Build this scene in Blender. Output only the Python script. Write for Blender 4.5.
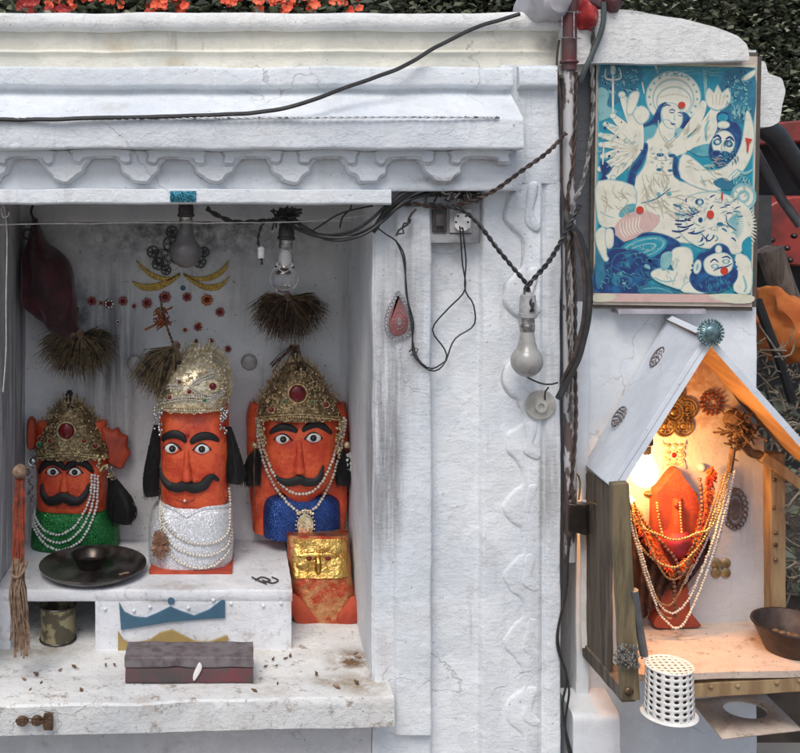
import bpy, bmesh, math, random
from mathutils import Vector, Matrix, noise
random.seed(7)
R = math.radians
for o in list(bpy.data.objects): bpy.data.objects.remove(o)
S = bpy.context.scene
COL = S.collection
# ------------------------------------------------------------------ camera, light
CX, CY, CZ, F = 0.0, -2.1, 1.5, 1050.0          # the eye stands 2.1 m in front of the wall, 1.5 m up
VX, VY = 232.0, 190.0
cam_d = bpy.data.cameras.new('camera'); cam = bpy.data.objects.new('camera', cam_d); COL.objects.link(cam)
cam.location = (CX, CY, CZ); cam.rotation_euler = (R(90), 0, 0)
cam_d.sensor_width = 36; cam_d.lens = 36*F/800
cam_d.shift_x = (400-VX)/800; cam_d.shift_y = (VY-376.5)/800
cam_d.clip_start = .05; cam_d.clip_end = 300
S.camera = cam
SUN_EL, SUN_AZ = 56, 200                        # soft overcast light from the front, a little left
W = bpy.data.worlds.new('World'); S.world = W; W.use_nodes = True
wn = W.node_tree; bg = wn.nodes['Background']
sky = wn.nodes.new('ShaderNodeTexSky'); sky.sky_type = 'NISHITA'; sky.sun_disc = False
sky.sun_elevation = R(SUN_EL); sky.sun_rotation = R(SUN_AZ); sky.air_density = 1.0; sky.dust_density = 3.5; sky.ozone_density = 1.0
wn.links.new(sky.outputs[0], bg.inputs[0]); bg.inputs[1].default_value = 0.105
sd = bpy.data.lights.new('sun', 'SUN'); sun = bpy.data.objects.new('sun', sd); COL.objects.link(sun)
sd.energy = 1.25; sd.angle = R(30); sd.color = (1, .985, .95)
az = R(SUN_AZ)
sv = Vector((math.sin(az)*math.cos(R(SUN_EL)), math.cos(az)*math.cos(R(SUN_EL)), math.sin(R(SUN_EL))))
sun.rotation_euler = sv.to_track_quat('Z', 'Y').to_euler()
S.view_settings.view_transform = 'Standard'; S.view_settings.look = 'None'
S.view_settings.gamma = 1; S.view_settings.exposure = 0.42; S.view_settings.use_curve_mapping = False
S.render.engine = 'CYCLES'

# ------------------------------------------------------------------ helpers
def sc(y): return (y-CY)/F
def P(px, py, y): return Vector(((px-VX)*sc(y), y, CZ+(VY-py)*sc(y)))
def X(px, y): return (px-VX)*sc(y)
def Z(py, y): return CZ+(VY-py)*sc(y)
class MB:
    def __init__(s): s.v=[]; s.f=[]; s.m=[]; s.c=0
    def add(s, vs, fs, m=None):
        b=len(s.v); s.v+= [Vector(v) for v in vs]
        s.f += [tuple(i+b for i in f) for f in fs]; s.m += [s.c if m is None else m]*len(fs)
def cat(pts, n=6, closed=False):
    pts=[tuple(p) for p in pts]; N=len(pts); out=[]
    rng = range(N) if closed else range(N-1)
    for i in rng:
        if closed: p0,p1,p2,p3=[pts[(i+k-1)%N] for k in range(4)]
        else: p0,p1,p2,p3=pts[max(i-1,0)],pts[i],pts[i+1],pts[min(i+2,N-1)]
        for k in range(n):
            t=k/n
            out.append(tuple(.5*((2*b)+(-a+c)*t+(2*a-5*b+4*c-d)*t*t+(-a+3*b-3*c+d)*t**3) for a,b,c,d in zip(p0,p1,p2,p3)))
    if not closed: out.append(pts[-1])
    return out
def frames(pts):
    pts=[Vector(p) for p in pts]; T=[]
    for i in range(len(pts)):
        d=pts[min(i+1,len(pts)-1)]-pts[max(i-1,0)]
        T.append(d.normalized() if d.length>1e-9 else Vector((0,0,1)))
    n=T[0].cross(Vector((0,1,0.01)));
    if n.length<1e-3: n=T[0].cross(Vector((1,0,0)))
    n.normalize(); out=[]
    for i,t in enumerate(T):
        n=(n-t*n.dot(t)); n.normalize(); out.append((pts[i],n,t.cross(n)))
    return out
def tube(mb, pts, r, seg=8, m=None, flat=1.0):
    fr=frames(pts); n=len(fr); vs=[]; fs=[]
    for i,(p,a,b) in enumerate(fr):
        rr = r(i/(n-1)) if callable(r) else (r[i] if isinstance(r,(list,tuple)) else r)
        for k in range(seg):
            t=2*math.pi*k/seg; d=a*math.cos(t)*rr+b*math.sin(t)*rr
            d.y*=flat; vs.append(p+d)
    for i in range(n-1):
        for k in range(seg):
            k2=(k+1)%seg; fs.append((i*seg+k,i*seg+k2,(i+1)*seg+k2,(i+1)*seg+k))
    fs.append(tuple(range(seg))[::-1]); fs.append(tuple((n-1)*seg+k for k in range(seg)))
    mb.add(vs,fs,m)
def length(pts): return sum((Vector(pts[i+1])-Vector(pts[i])).length for i in range(len(pts)-1))
def resample(pts, step):
    pts=[Vector(p) for p in pts]; out=[pts[0].copy()]; acc=0
    for i in range(len(pts)-1):
        a,b=pts[i],pts[i+1]; L=(b-a).length
        if L<1e-9: continue
        d=step-acc
        while d<=L: out.append(a.lerp(b,d/L)); d+=step
        acc=(L-(d-step))
    return out
def twin(mb, pts, r, pitch=.03, off=None, m=None, strands=2):
    pts=resample(pts, pitch/8); off=off or r*1.02; fr=frames(pts)
    for s in range(strands):
        q=[p+(a*math.cos(2*math.pi*(i/8+s/strands))+b*math.sin(2*math.pi*(i/8+s/strands)))*off for i,(p,a,b) in enumerate(fr)]
        tube(mb,q,r,6,m)
def wp(pts, y=None, n=8, wob=0):                 # pixel-measured path on a wall depth -> world
    q=[P(p[0],p[1],p[2] if len(p)>2 else y) for p in pts]
    q=cat(q,n)
    if wob: q=[Vector(p)+noise.noise_vector(Vector(p)*40)*wob for p in q]
    return [Vector(p) for p in q]
def ball(mb, c, r, u=8, v=6, m=None, rot=None):
    if not isinstance(r,(tuple,list)): r=(r,r,r)
    vs=[]; fs=[]; c=Vector(c)
    for j in range(1,v):
        for i in range(u):
            a=2*math.pi*i/u; b=math.pi*j/v
            p=Vector((r[0]*math.sin(b)*math.cos(a), r[1]*math.sin(b)*math.sin(a), r[2]*math.cos(b)))
            if rot: p=rot@p
            vs.append(c+p)
    t=Vector((0,0,r[2])); 
    if rot: t=rot@t
    vs+= [c+t,c-t]; T=len(vs)-2
    for j in range(v-2):
        for i in range(u):
            i2=(i+1)%u; fs.append((j*u+i,(j+1)*u+i,(j+1)*u+i2,j*u+i2))
    for i in range(u):
        i2=(i+1)%u; fs.append((T,i,i2)); fs.append((T+1,(v-2)*u+i2,(v-2)*u+i))
    mb.add(vs,fs,m)
def ring(mb, c, Rr, r, n=14, seg=6, m=None, ax=(1,0,0), ay=(0,0,1), ry=None):
    c=Vector(c); ax=Vector(ax); ay=Vector(ay); az_=ax.cross(ay); vs=[]; fs=[]; ry=ry or Rr
    for i in range(n):
        t=2*math.pi*i/n; d=ax*math.cos(t)*Rr+ay*math.sin(t)*ry; dn=d.normalized()
        for k in range(seg):
            u=2*math.pi*k/seg; vs.append(c+d+dn*r*math.cos(u)+az_*r*math.sin(u))
    for i in range(n):
        for k in range(seg):
            i2=(i+1)%n;k2=(k+1)%seg; fs.append((i*seg+k,i2*seg+k,i2*seg+k2,i*seg+k2))
    mb.add(vs,fs,m)
def lathe(mb, c, prof, n=24, m=None, rot=None, closed=False):   # prof: (radius, height)
    c=Vector(c); vs=[]; fs=[]
    for (r,z) in prof:
        for i in range(n):
            t=2*math.pi*i/n; p=Vector((r*math.cos(t), r*math.sin(t), z))
            vs.append(c+(rot@p if rot else p))
    L=len(prof)
    for j in range(L-1):
        for i in range(n):
            i2=(i+1)%n; fs.append((j*n+i,j*n+i2,(j+1)*n+i2,(j+1)*n+i))
    if not closed:
        fs.append(tuple(range(n))[::-1]); fs.append(tuple((L-1)*n+i for i in range(n)))
    mb.add(vs,fs,m)
def hexa(mb, a, b, m=None):                      # two quads joined
    mb.add(list(a)+list(b), [(0,1,2,3),(7,6,5,4),(0,4,5,1),(1,5,6,2),(2,6,7,3),(3,7,4,0)], m)
def box(mb, x0,x1,y0,y1,z0,z1,m=None):
    hexa(mb,[(x0,y0,z0),(x1,y0,z0),(x1,y0,z1),(x0,y0,z1)],[(x0,y1,z0),(x1,y1,z0),(x1,y1,z1),(x0,y1,z1)],m)
def beam(mb, a, b, w, d, up=(0,0,1), m=None, segs=1, wob=0):     # squared timber between two points
    a=Vector(a); b=Vector(b); t=(b-a).normalized(); u=t.cross(Vector(up)).normalized(); v=u.cross(t)
    vs=[]; fs=[]
    for i in range(segs+1):
        p=a.lerp(b,i/segs)
        for (s1,s2) in ((-1,-1),(1,-1),(1,1),(-1,1)):
            q=p+u*s1*w/2+v*s2*d/2
            vs.append(q+(noise.noise_vector(q*25)*wob if wob else Vector()))
    for i in range(segs):
        for k in range(4): fs.append((i*4+k,i*4+(k+1)%4,(i+1)*4+(k+1)%4,(i+1)*4+k))
    fs.append((3,2,1,0)); fs.append(tuple(segs*4+k for k in range(4)))
    mb.add(vs,fs,m)
def round_poly(pts, r, seg=3):
    out=[]; N=len(pts)
    for i in range(N):
        a,b,c=Vector(pts[i-1]),Vector(pts[i]),Vector(pts[(i+1)%N])
        d1=(a-b); d2=(c-b); rr=min(r,d1.length*.45,d2.length*.45)
        p=b+d1.normalized()*rr; q=b+d2.normalized()*rr
        for k in range(seg+1):
            t=k/seg; out.append(tuple((1-t)**2*p+2*t*(1-t)*b+t*t*q))
    return out
def subdiv_loop(pts, step):
    out=[]; N=len(pts)
    for i in range(N):
        a=Vector(pts[i]); b=Vector(pts[(i+1)%N]); n=max(1,int((b-a).length/step))
        for k in range(n): out.append(tuple(a.lerp(b,k/n)))
    return out
def prof(mb, pts, a0, a1, step, mp, r=.006, m=None):
    p=subdiv_loop(round_poly(pts,r),step); n=max(1,int(abs(a1-a0)/step)); N=len(p); vs=[]; fs=[]
    for i in range(n+1):
        a=a0+(a1-a0)*i/n
        for (u,v) in p: vs.append(mp(u,v,a))
    for i in range(n):
        for k in range(N): fs.append((i*N+k,i*N+(k+1)%N,(i+1)*N+(k+1)%N,(i+1)*N+k))
    fs.append(tuple(range(N))[::-1]); fs.append(tuple(n*N+k for k in range(N)))
    mb.add(vs,fs,m)
MX=lambda y,z,x: Vector((x,y,z))      # profile in (y,z) run along x
MZ=lambda x,y,z: Vector((x,y,z))      # profile in (x,y) run along z
MY=lambda x,z,y: Vector((x,y,z))      # outline in (x,z) run along y
def rough(mb, amp=.002, s=9, start=0, amp2=.0007, s2=45):
    for i in range(start,len(mb.v)):
        v=mb.v[i]; mb.v[i]=v+noise.noise_vector(v*s)*amp+noise.noise_vector(v*s2+Vector((7,3,1)))*amp2
def offset(pts, d):
    N=len(pts); out=[]
    A=sum(pts[i][0]*pts[(i+1)%N][1]-pts[(i+1)%N][0]*pts[i][1] for i in range(N)); sg=1 if A>0 else -1
    for i in range(N):
        a=Vector(pts[i-1]);b=Vector(pts[i]);c=Vector(pts[(i+1)%N])
        t=(c-a); 
        if t.length<1e-9: out.append(tuple(b)); continue
        t.normalize(); n=Vector((-t.y,t.x))*sg; out.append(tuple(b+n*d))
    return out
def relief(mb, pts, y, h, edge=.003, m=None, back=.004):   # outline in world (x,z): soft raised plaque facing the viewer
    L=[(pts,y+back),(pts,y-h*.4),(offset(pts,edge*.5),y-h*.85),(offset(pts,edge),y-h)]
    N=len(pts); vs=[]; fs=[]
    for q,yy in L: vs+= [(p[0],yy,p[1]) for p in q]
    for j in range(len(L)-1):
        for k in range(N): fs.append((j*N+k,j*N+(k+1)%N,(j+1)*N+(k+1)%N,(j+1)*N+k))
    fs.append(tuple((len(L)-1)*N+k for k in range(N)))
    mb.add(vs,fs,m)
def pix(pts, y, sm=0, closed=True):
    if sm: pts=cat(pts,sm,closed)
    return [(X(p[0],y),Z(p[1],y)) for p in pts]
def ell(cx,cy,rx,ry,n=20,a0=0): return [(cx+rx*math.cos(2*math.pi*i/n)*math.cos(a0)-ry*math.sin(2*math.pi*i/n)*math.sin(a0), cy+rx*math.cos(2*math.pi*i/n)*math.sin(a0)+ry*math.sin(2*math.pi*i/n)*math.cos(a0)) for i in range(n)]

# ------------------------------------------------------------------ objects
def tag(o,label=None,catg=None,group=None,kind=None):
    if label: o['label']=label
    if catg: o['category']=catg
    if group: o['group']=group
    if kind: o['kind']=kind
    return o
def thing(name,loc,label,catg,group=None):
    o=bpy.data.objects.new(name,None); COL.objects.link(o); o.location=loc; o.empty_display_size=.05
    return tag(o,label,catg,group)
def wloc(o):
    l=Vector(o.location); 
    while o.parent: o=o.parent; l+=Vector(o.location)
    return l
def obj(name, mb, mats, parent=None, smooth=True, bevel=0, sub=0, solid=0, label=None, angle=40, weld=False):
    if not isinstance(mats,(list,tuple)): mats=[mats]
    me=bpy.data.meshes.new(name)
    if parent: base=wloc(parent)
    else:
        xs=[v.x for v in mb.v]; ys=[v.y for v in mb.v]; zs=[v.z for v in mb.v]
        base=Vector(((min(xs)+max(xs))/2,(min(ys)+max(ys))/2,min(zs)))
    me.from_pydata([v-base for v in mb.v],[],mb.f)
    for m in mats: me.materials.append(m)
    me.polygons.foreach_set('material_index',[min(i,len(mats)-1) for i in mb.m])
    bm=bmesh.new(); bm.from_mesh(me)
    if weld: bmesh.ops.remove_doubles(bm,verts=bm.verts,dist=.00005)
    bmesh.ops.recalc_face_normals(bm,faces=bm.faces); bm.to_mesh(me); bm.free()
    me.update()
    o=bpy.data.objects.new(name,me); COL.objects.link(o)
    if parent: o.parent=parent
    else: o.location=base
    if smooth:
        me.polygons.foreach_set('use_smooth',[True]*len(me.polygons))
        try: me.set_sharp_from_angle(angle=R(angle))
        except Exception: pass
    if solid: md=o.modifiers.new('solid','SOLIDIFY'); md.thickness=solid
    if bevel: md=o.modifiers.new('bevel','BEVEL'); md.width=bevel; md.segments=2; md.limit_method='ANGLE'; md.angle_limit=R(40)
    if sub: md=o.modifiers.new('sub','SUBSURF'); md.levels=sub; md.render_levels=sub
    if label: o['label']=label
    return o

# ------------------------------------------------------------------ materials
def c4(c): return (c[0],c[1],c[2],1)
def newmat(name):
    m=bpy.data.materials.new(name); m.use_nodes=True; nt=m.node_tree
    return m,nt,nt.nodes['Principled BSDF']
def N(nt,t,**k):
    n=nt.nodes.new(t)
    for a,b in k.items():
        if a in n.inputs: n.inputs[a].default_value=b
        else: setattr(n,a,b)
    return n
def noise_n(nt,vec,scale,detail=6,rough_=.6):
    n=N(nt,'ShaderNodeTexNoise'); n.inputs['Scale'].default_value=scale; n.inputs['Detail'].default_value=detail; n.inputs['Roughness'].default_value=rough_
    nt.links.new(vec,n.inputs['Vector']); return n.outputs['Fac']
def ramp(nt,fac,a,b):
    n=N(nt,'ShaderNodeMapRange'); n.inputs['From Min'].default_value=a; n.inputs['From Max'].default_value=b; n.interpolation_type='SMOOTHSTEP'
    nt.links.new(fac,n.inputs['Value']); return n.outputs[0]
def math_n(nt,op,a,b=None,clamp=False):
    n=N(nt,'ShaderNodeMath'); n.operation=op; n.use_clamp=clamp
    for i,x in enumerate((a,b)):
        if x is None: continue
        if isinstance(x,(int,float)): n.inputs[i].default_value=x
        else: nt.links.new(x,n.inputs[i])
    return n.outputs[0]
def mix(nt,fac,a,b):
    n=N(nt,'ShaderNodeMix'); n.data_type='RGBA'
    if isinstance(fac,(int,float)): n.inputs[0].default_value=fac
    else: nt.links.new(fac,n.inputs[0])
    for s,x in ((6,a),(7,b)):
        if isinstance(x,(tuple,list)): n.inputs[s].default_value=c4(x)
        else: nt.links.new(x,n.inputs[s])
    return n.outputs[2]
def mapped(nt,scale=(1,1,1),coord='Object'):
    t=N(nt,'ShaderNodeTexCoord'); mp=N(nt,'ShaderNodeMapping'); mp.inputs['Scale'].default_value=scale
    nt.links.new(t.outputs[coord],mp.inputs['Vector']); return mp.outputs[0]
def worldpos(nt):
    return N(nt,'ShaderNodeNewGeometry').outputs['Position']
def mat(name, c, c2=None, vs=30, rough_=.6, metal=0, bump=.15, bs=80, spec=.5, lo=.4, hi=.62, stretch=(1,1,1), alpha=None, sheen=0, bd=.001):
    m,nt,b=newmat(name); v=mapped(nt,stretch)
    col=mix(nt,ramp(nt,noise_n(nt,v,vs),lo,hi),c,c2 or tuple(x*.75 for x in c))
    nt.links.new(col,b.inputs['Base Color']); b.inputs['Roughness'].default_value=rough_; b.inputs['Metallic'].default_value=metal
    b.inputs['Specular IOR Level'].default_value=spec
    if sheen: b.inputs['Sheen Weight'].default_value=sheen
    if bump:
        bn=N(nt,'ShaderNodeBump'); bn.inputs['Strength'].default_value=bump; bn.inputs['Distance'].default_value=bd
        nt.links.new(noise_n(nt,v,bs,5),bn.inputs['Height']); nt.links.new(bn.outputs[0],b.inputs['Normal'])
    return m
def plaster(name, c, stain=(.33,.32,.31), samt=.35, streak=.25, speck=.5, bump=.35, warm=0, blobs=(), debris=0, chips=.2):
    """lime-washed hand plaster: brushed bump, cloudy dirt, run streaks, dark pits; blobs = soot, dirt or painted shade at places of their own"""
    m,nt,b=newmat(name); w=worldpos(nt)
    col=mix(nt,ramp(nt,noise_n(nt,w,3.5,8,.65),.35,.7),c,tuple(x*k_ for x,k_ in zip(c,(.80,.83,.87))))
    col=mix(nt,math_n(nt,'MULTIPLY',ramp(nt,noise_n(nt,w,13,9,.62),.52,.49),.22),col,tuple(x*.72 for x in c))
    col=mix(nt,math_n(nt,'MULTIPLY',ramp(nt,noise_n(nt,w,11,10,.72),.52,.78),samt),col,stain)
    # vertical runs
    mp=N(nt,'ShaderNodeMapping'); mp.inputs['Scale'].default_value=(38,38,2.2); nt.links.new(w,mp.inputs['Vector'])
    st=ramp(nt,noise_n(nt,mp.outputs[0],1,6,.6),.56,.75)
    st=math_n(nt,'MULTIPLY',st,ramp(nt,noise_n(nt,w,4,3),.45,.62))
    col=mix(nt,math_n(nt,'MULTIPLY',st,streak),col,tuple(x*.8 for x in stain))
    for (bx,by,bz,rx,ry,rz,amt,bc) in blobs:
        vm=N(nt,'ShaderNodeVectorMath'); vm.operation='SUBTRACT'; vm.inputs[1].default_value=(bx,by,bz); nt.links.new(w,vm.inputs[0])
        vd=N(nt,'ShaderNodeVectorMath'); vd.operation='DIVIDE'; vd.inputs[1].default_value=(rx,ry,rz); nt.links.new(vm.outputs[0],vd.inputs[0])
        ln=N(nt,'ShaderNodeVectorMath'); ln.operation='LENGTH'; nt.links.new(vd.outputs[0],ln.inputs[0])
        f=N(nt,'ShaderNodeMapRange'); f.interpolation_type='SMOOTHSTEP'; f.inputs['From Min'].default_value=1; f.inputs['From Max'].default_value=.1
        nt.links.new(ln.outputs['Value'],f.inputs['Value'])
        nz=ramp(nt,noise_n(nt,mp.outputs[0] if rz>2*rx else w,1 if rz>2*rx else 26,8,.7),.3,.66)
        col=mix(nt,math_n(nt,'MULTIPLY',math_n(nt,'MULTIPLY',f.outputs[0],nz),amt,True),col,bc)
    if debris:
        d=ramp(nt,noise_n(nt,w,24,10,.75),.54,.66); col=mix(nt,math_n(nt,'MULTIPLY',d,debris),col,(.24,.17,.115))
        d=ramp(nt,noise_n(nt,w,95,6,.7),.6,.68); col=mix(nt,math_n(nt,'MULTIPLY',d,debris*.9),col,(.12,.07,.045))
    # dark pits
    d=ramp(nt,noise_n(nt,w,120,2,.5),.70,.76); col=mix(nt,math_n(nt,'MULTIPLY',d,speck),col,(.14,.12,.11))
    # old coats showing through in flakes
    d=ramp(nt,noise_n(nt,w,19,12,.8),.64,.67); col=mix(nt,math_n(nt,'MULTIPLY',d,chips),col,(.5,.46,.40))
    # hairline cracks
    nv=N(nt,'ShaderNodeTexVoronoi'); nv.feature='DISTANCE_TO_EDGE'; nv.inputs['Scale'].default_value=4.2
    dv=N(nt,'ShaderNodeVectorMath'); dv.operation='ADD'
    nn=N(nt,'ShaderNodeTexNoise'); nn.inputs['Scale'].default_value=14; nn.inputs['Detail'].default_value=5; nt.links.new(w,nn.inputs['Vector'])
    sv_=N(nt,'ShaderNodeVectorMath'); sv_.operation='SCALE'; sv_.inputs['Scale'].default_value=.12; nt.links.new(nn.outputs['Color'],sv_.inputs[0])
    nt.links.new(w,dv.inputs[0]); nt.links.new(sv_.outputs[0],dv.inputs[1]); nt.links.new(dv.outputs[0],nv.inputs['Vector'])
    cr=ramp(nt,nv.outputs['Distance'],.008,.002); cr=math_n(nt,'MULTIPLY',cr,ramp(nt,noise_n(nt,w,5,3),.53,.62))
    col=mix(nt,math_n(nt,'MULTIPLY',cr,.3),col,(.2,.19,.18))
    nt.links.new(col,b.inputs['Base Color']); b.inputs['Roughness'].default_value=.72; b.inputs['Specular IOR Level'].default_value=.3
    # brushed + lumpy relief
    mp2=N(nt,'ShaderNodeMapping'); mp2.inputs['Scale'].default_value=(40,60,150); nt.links.new(w,mp2.inputs['Vector'])
    h=math_n(nt,'ADD',math_n(nt,'MULTIPLY',noise_n(nt,mp2.outputs[0],1,5,.6),.35),noise_n(nt,w,42,8,.65))
    h=math_n(nt,'SUBTRACT',h,math_n(nt,'MULTIPLY',cr,.8))
    h=math_n(nt,'ADD',h,math_n(nt,'MULTIPLY',ramp(nt,noise_n(nt,w,13,9,.62),.49,.52),.15))
    h=math_n(nt,'ADD',h,math_n(nt,'MULTIPLY',ramp(nt,noise_n(nt,w,27,7,.6),.57,.60),.17))
    bn=N(nt,'ShaderNodeBump'); bn.inputs['Strength'].default_value=bump; bn.inputs['Distance'].default_value=.009
    nt.links.new(h,bn.inputs['Height']); nt.links.new(bn.outputs[0],b.inputs['Normal'])
    return m
def glitter(name,c,c2,scale=900,metal=.6):
    m,nt,b=newmat(name); v=mapped(nt)
    vo=N(nt,'ShaderNodeTexVoronoi'); vo.inputs['Scale'].default_value=scale; nt.links.new(v,vo.inputs['Vector'])
    sp=N(nt,'ShaderNodeSeparateColor'); nt.links.new(vo.outputs['Color'],sp.inputs[0])
    col=mix(nt,ramp(nt,sp.outputs[0],.55,.95),c,c2); nt.links.new(col,b.inputs['Base Color'])
    b.inputs['Metallic'].default_value=metal; b.inputs['Roughness'].default_value=.38
    g=N(nt,'ShaderNodeNewGeometry')
    a=N(nt,'ShaderNodeVectorMath'); a.operation='SUBTRACT'; a.inputs[1].default_value=(.5,.5,.5); nt.links.new(vo.outputs['Color'],a.inputs[0])
    s=N(nt,'ShaderNodeVectorMath'); s.operation='SCALE'; s.inputs['Scale'].default_value=.9; nt.links.new(a.outputs[0],s.inputs[0])
    ad=N(nt,'ShaderNodeVectorMath'); nt.links.new(g.outputs['Normal'],ad.inputs[0]); nt.links.new(s.outputs[0],ad.inputs[1])
    no=N(nt,'ShaderNodeVectorMath'); no.operation='NORMALIZE'; nt.links.new(ad.outputs[0],no.inputs[0]); nt.links.new(no.outputs[0],b.inputs['Normal'])
    return m
WH=(.80,.83,.85)
SOOT=(.13,.13,.14)
def blob(px,py,y,rx,rz,amt,c=SOOT,ry=.2): 
    p=P(px,py,y); return (p.x,p.y,p.z,rx,ry,rz,amt,c)
m_wall=plaster('whitewash',WH,bump=.4,samt=.3,streak=.5,blobs=[blob(385,400,0,.055,.42,1.1,(.27,.27,.28)),blob(384,480,0,.05,.24,1.1,(.22,.22,.23)),blob(408,330,0,.08,.3,.7,(.36,.36,.37)),blob(445,260,0,.09,.12,.6,(.33,.33,.34)),blob(550,330,0,.03,.3,.6,(.33,.33,.34)),blob(550,480,0,.045,.17,.9,(.27,.27,.27)),blob(430,615,0,.08,.03,.4,(.4,.36,.33)),blob(410,225,0,.12,.05,.4,(.3,.28,.27)),blob(385,650,0,.03,.1,.5,(.42,.34,.3))])
m_corn=plaster('cornice_whitewash',WH,bump=.45,samt=.3,streak=.3,blobs=[blob(110,105,-.1,.06,.02,.5,(.3,.26,.2)),blob(100,130,-.1,.14,.03,.35,(.4,.4,.42)),blob(300,130,-.1,.2,.03,.3,(.4,.4,.42)),blob(150,172,-.06,.5,.02,.35,(.42,.4,.38)),blob(445,180,-.06,.12,.012,.7,(.15,.14,.13))])
m_cream=plaster('cream_limewash',(.80,.775,.67),stain=(.42,.38,.29),samt=.45,streak=.55,bump=.4,chips=.3,blobs=[blob(120,44,.03,.05,.035,.6,(.42,.33,.2)),blob(175,62,.03,.05,.02,.5,(.45,.36,.22)),blob(560,40,.03,.09,.05,.7,(.25,.24,.22))])
m_top=plaster('parapet_whitewash',(.84,.84,.81),samt=.4,streak=.3,bump=.5,stain=(.45,.43,.38))
m_back=plaster('niche_whitewash',(.64,.645,.68),bump=.3,samt=.45,streak=.6,speck=.8,blobs=[blob(110,350,.46,.13,.30,.95,(.16,.16,.17)),blob(75,320,.46,.13,.17,.85,(.12,.12,.13)),blob(120,440,.46,.06,.14,.7,(.2,.2,.2)),blob(190,225,.46,.55,.16,.95,(.10,.10,.105)),blob(290,350,.46,.06,.1,.6,(.22,.2,.2)),blob(240,300,.46,.06,.14,.5,(.25,.25,.26)),blob(345,330,.46,.04,.3,.5,(.3,.3,.31))],ry=.3) if False else plaster('niche_whitewash',(.80,.80,.79),bump=.3,samt=.45,streak=.6,speck=.8,blobs=[blob(110,350,.46,.13,.30,.95,(.16,.16,.17)),blob(75,320,.46,.13,.17,.85,(.12,.12,.13)),blob(120,440,.46,.06,.14,.7,(.2,.2,.2)),blob(190,225,.46,.55,.16,.95,(.10,.10,.105)),blob(290,350,.46,.06,.1,.6,(.22,.2,.2)),blob(240,300,.46,.06,.14,.5,(.25,.25,.26)),blob(345,330,.46,.04,.3,.5,(.3,.3,.31))])  # wide top patch: soot plus niche shade put into the colour
m_nside=plaster('niche_side_whitewash',(.72,.72,.71),bump=.35,samt=.6,streak=.9,blobs=[(.28,.25,1.2,.06,.3,.35,.75,(.2,.2,.21)),(.28,.1,.75,.06,.1,.25,.6,(.25,.22,.2)),(-.505,.3,1.0,.06,.4,.8,.9,(.16,.16,.17)),(.28,.1,.56,.05,.08,.06,.9,(.28,.18,.1))])
m_floor=plaster('shelf_whitewash',(.78,.78,.76),bump=.4,samt=.6,streak=.1,debris=.75,stain=(.42,.36,.28),blobs=[(.25,.09,.52,.08,.09,.05,1.1,(.17,.10,.05)),(.26,-.02,.52,.09,.07,.05,.9,(.30,.23,.14)),(-.42,.15,.52,.14,.1,.05,.8,(.28,.24,.17)),(.21,.0,.52,.08,.05,.04,.85,(.3,.23,.13)),(.0,.12,.52,.3,.04,.03,.6,(.36,.31,.25))])
m_plat=plaster('platform_whitewash',(.78,.79,.81),bump=.3,samt=.4,streak=.3,debris=.4,blobs=[blob(225,545,.3,.06,.03,.9,(.35,.05,.03),.1),blob(120,550,.35,.05,.03,.9,(.33,.05,.03),.08),blob(180,585,.16,.12,.012,.7,(.25,.2,.16),.06),blob(160,602,.14,.05,.012,.8,(.3,.29,.28),.06),blob(292,600,.14,.02,.05,.7,(.4,.12,.08),.06)])
m_side=plaster('side_wall_whitewash',(.76,.78,.80),bump=.15,samt=.25,streak=.25,speck=.15,chips=.1,blobs=[blob(680,330,.07,.14,.03,.4,(.4,.38,.38))])  # grey patch below the print: soft frame shadow put into the colour
m_edge_shade=mat('edge_shade',(.44,.44,.45),(.64,.67,.69),26,.85,bump=.2,lo=.42,hi=.6)  # grey for the shade painted around relief edges
m_gap=plaster('shaded_render',(.16,.165,.175),stain=(.3,.3,.3),bump=.4,samt=.5)  # dark grey holding the shadow of the recess
m_orange=mat('vermilion_paint',(.74,.11,.035),(.56,.055,.022),30,.5,bump=.8,bs=55,bd=.003)
m_orange_d=mat('old_vermilion',(.50,.075,.028),(.36,.045,.02),22,.55,bump=.6,bs=50,bd=.003)
m_black=mat('black_paint',(.007,.007,.008),(.012,.012,.012),40,.6,bump=.2)
m_hair=mat('black_hair',(.010,.010,.011),(.02,.02,.02),200,.5,bump=.8,bs=300,stretch=(4,4,.3))
m_white=mat('white_enamel',(.78,.77,.74),(.7,.68,.65),60,.3,bump=.05)
m_red=mat('red_paint',(.42,.02,.02),(.3,.015,.015),60,.4)
m_gold=mat('gold_ornament',(.80,.62,.36),(.40,.27,.12),110,.36,.55,bump=.6,bs=260)
m_goldp=mat('pale_gold',(.92,.84,.64),(.60,.47,.26),120,.3,.55,bump=.6,bs=260)
m_olive=mat('tarnished_gold',(.66,.54,.31),(.26,.19,.10),90,.38,.55,bump=.7,bs=220)
m_foil=mat('gold_foil',(.78,.52,.16),(.50,.27,.07),35,.24,1,bump=1.0,bs=46,bd=.006)
m_copper=mat('worn_foil',(.50,.24,.10),(.42,.055,.025),30,.4,.7,bump=.9,bs=50,bd=.004)
m_silver=mat('silver_ornament',(.62,.63,.63),(.3,.3,.31),150,.3,1,bump=.5,bs=250)
m_pearl=mat('pearl',(.70,.66,.57),(.55,.5,.42),90,.22,.1,bump=0)
m_pearlw=mat('white_pearl',(.72,.72,.70),(.6,.6,.58),90,.22,.1,bump=0)
m_ruby=mat('maroon_stone',(.20,.008,.015),(.10,.005,.01),100,.12,bump=0)
m_emer=mat('green_stone',(.01,.16,.09),(.01,.1,.06),100,.12,bump=0)
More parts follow.
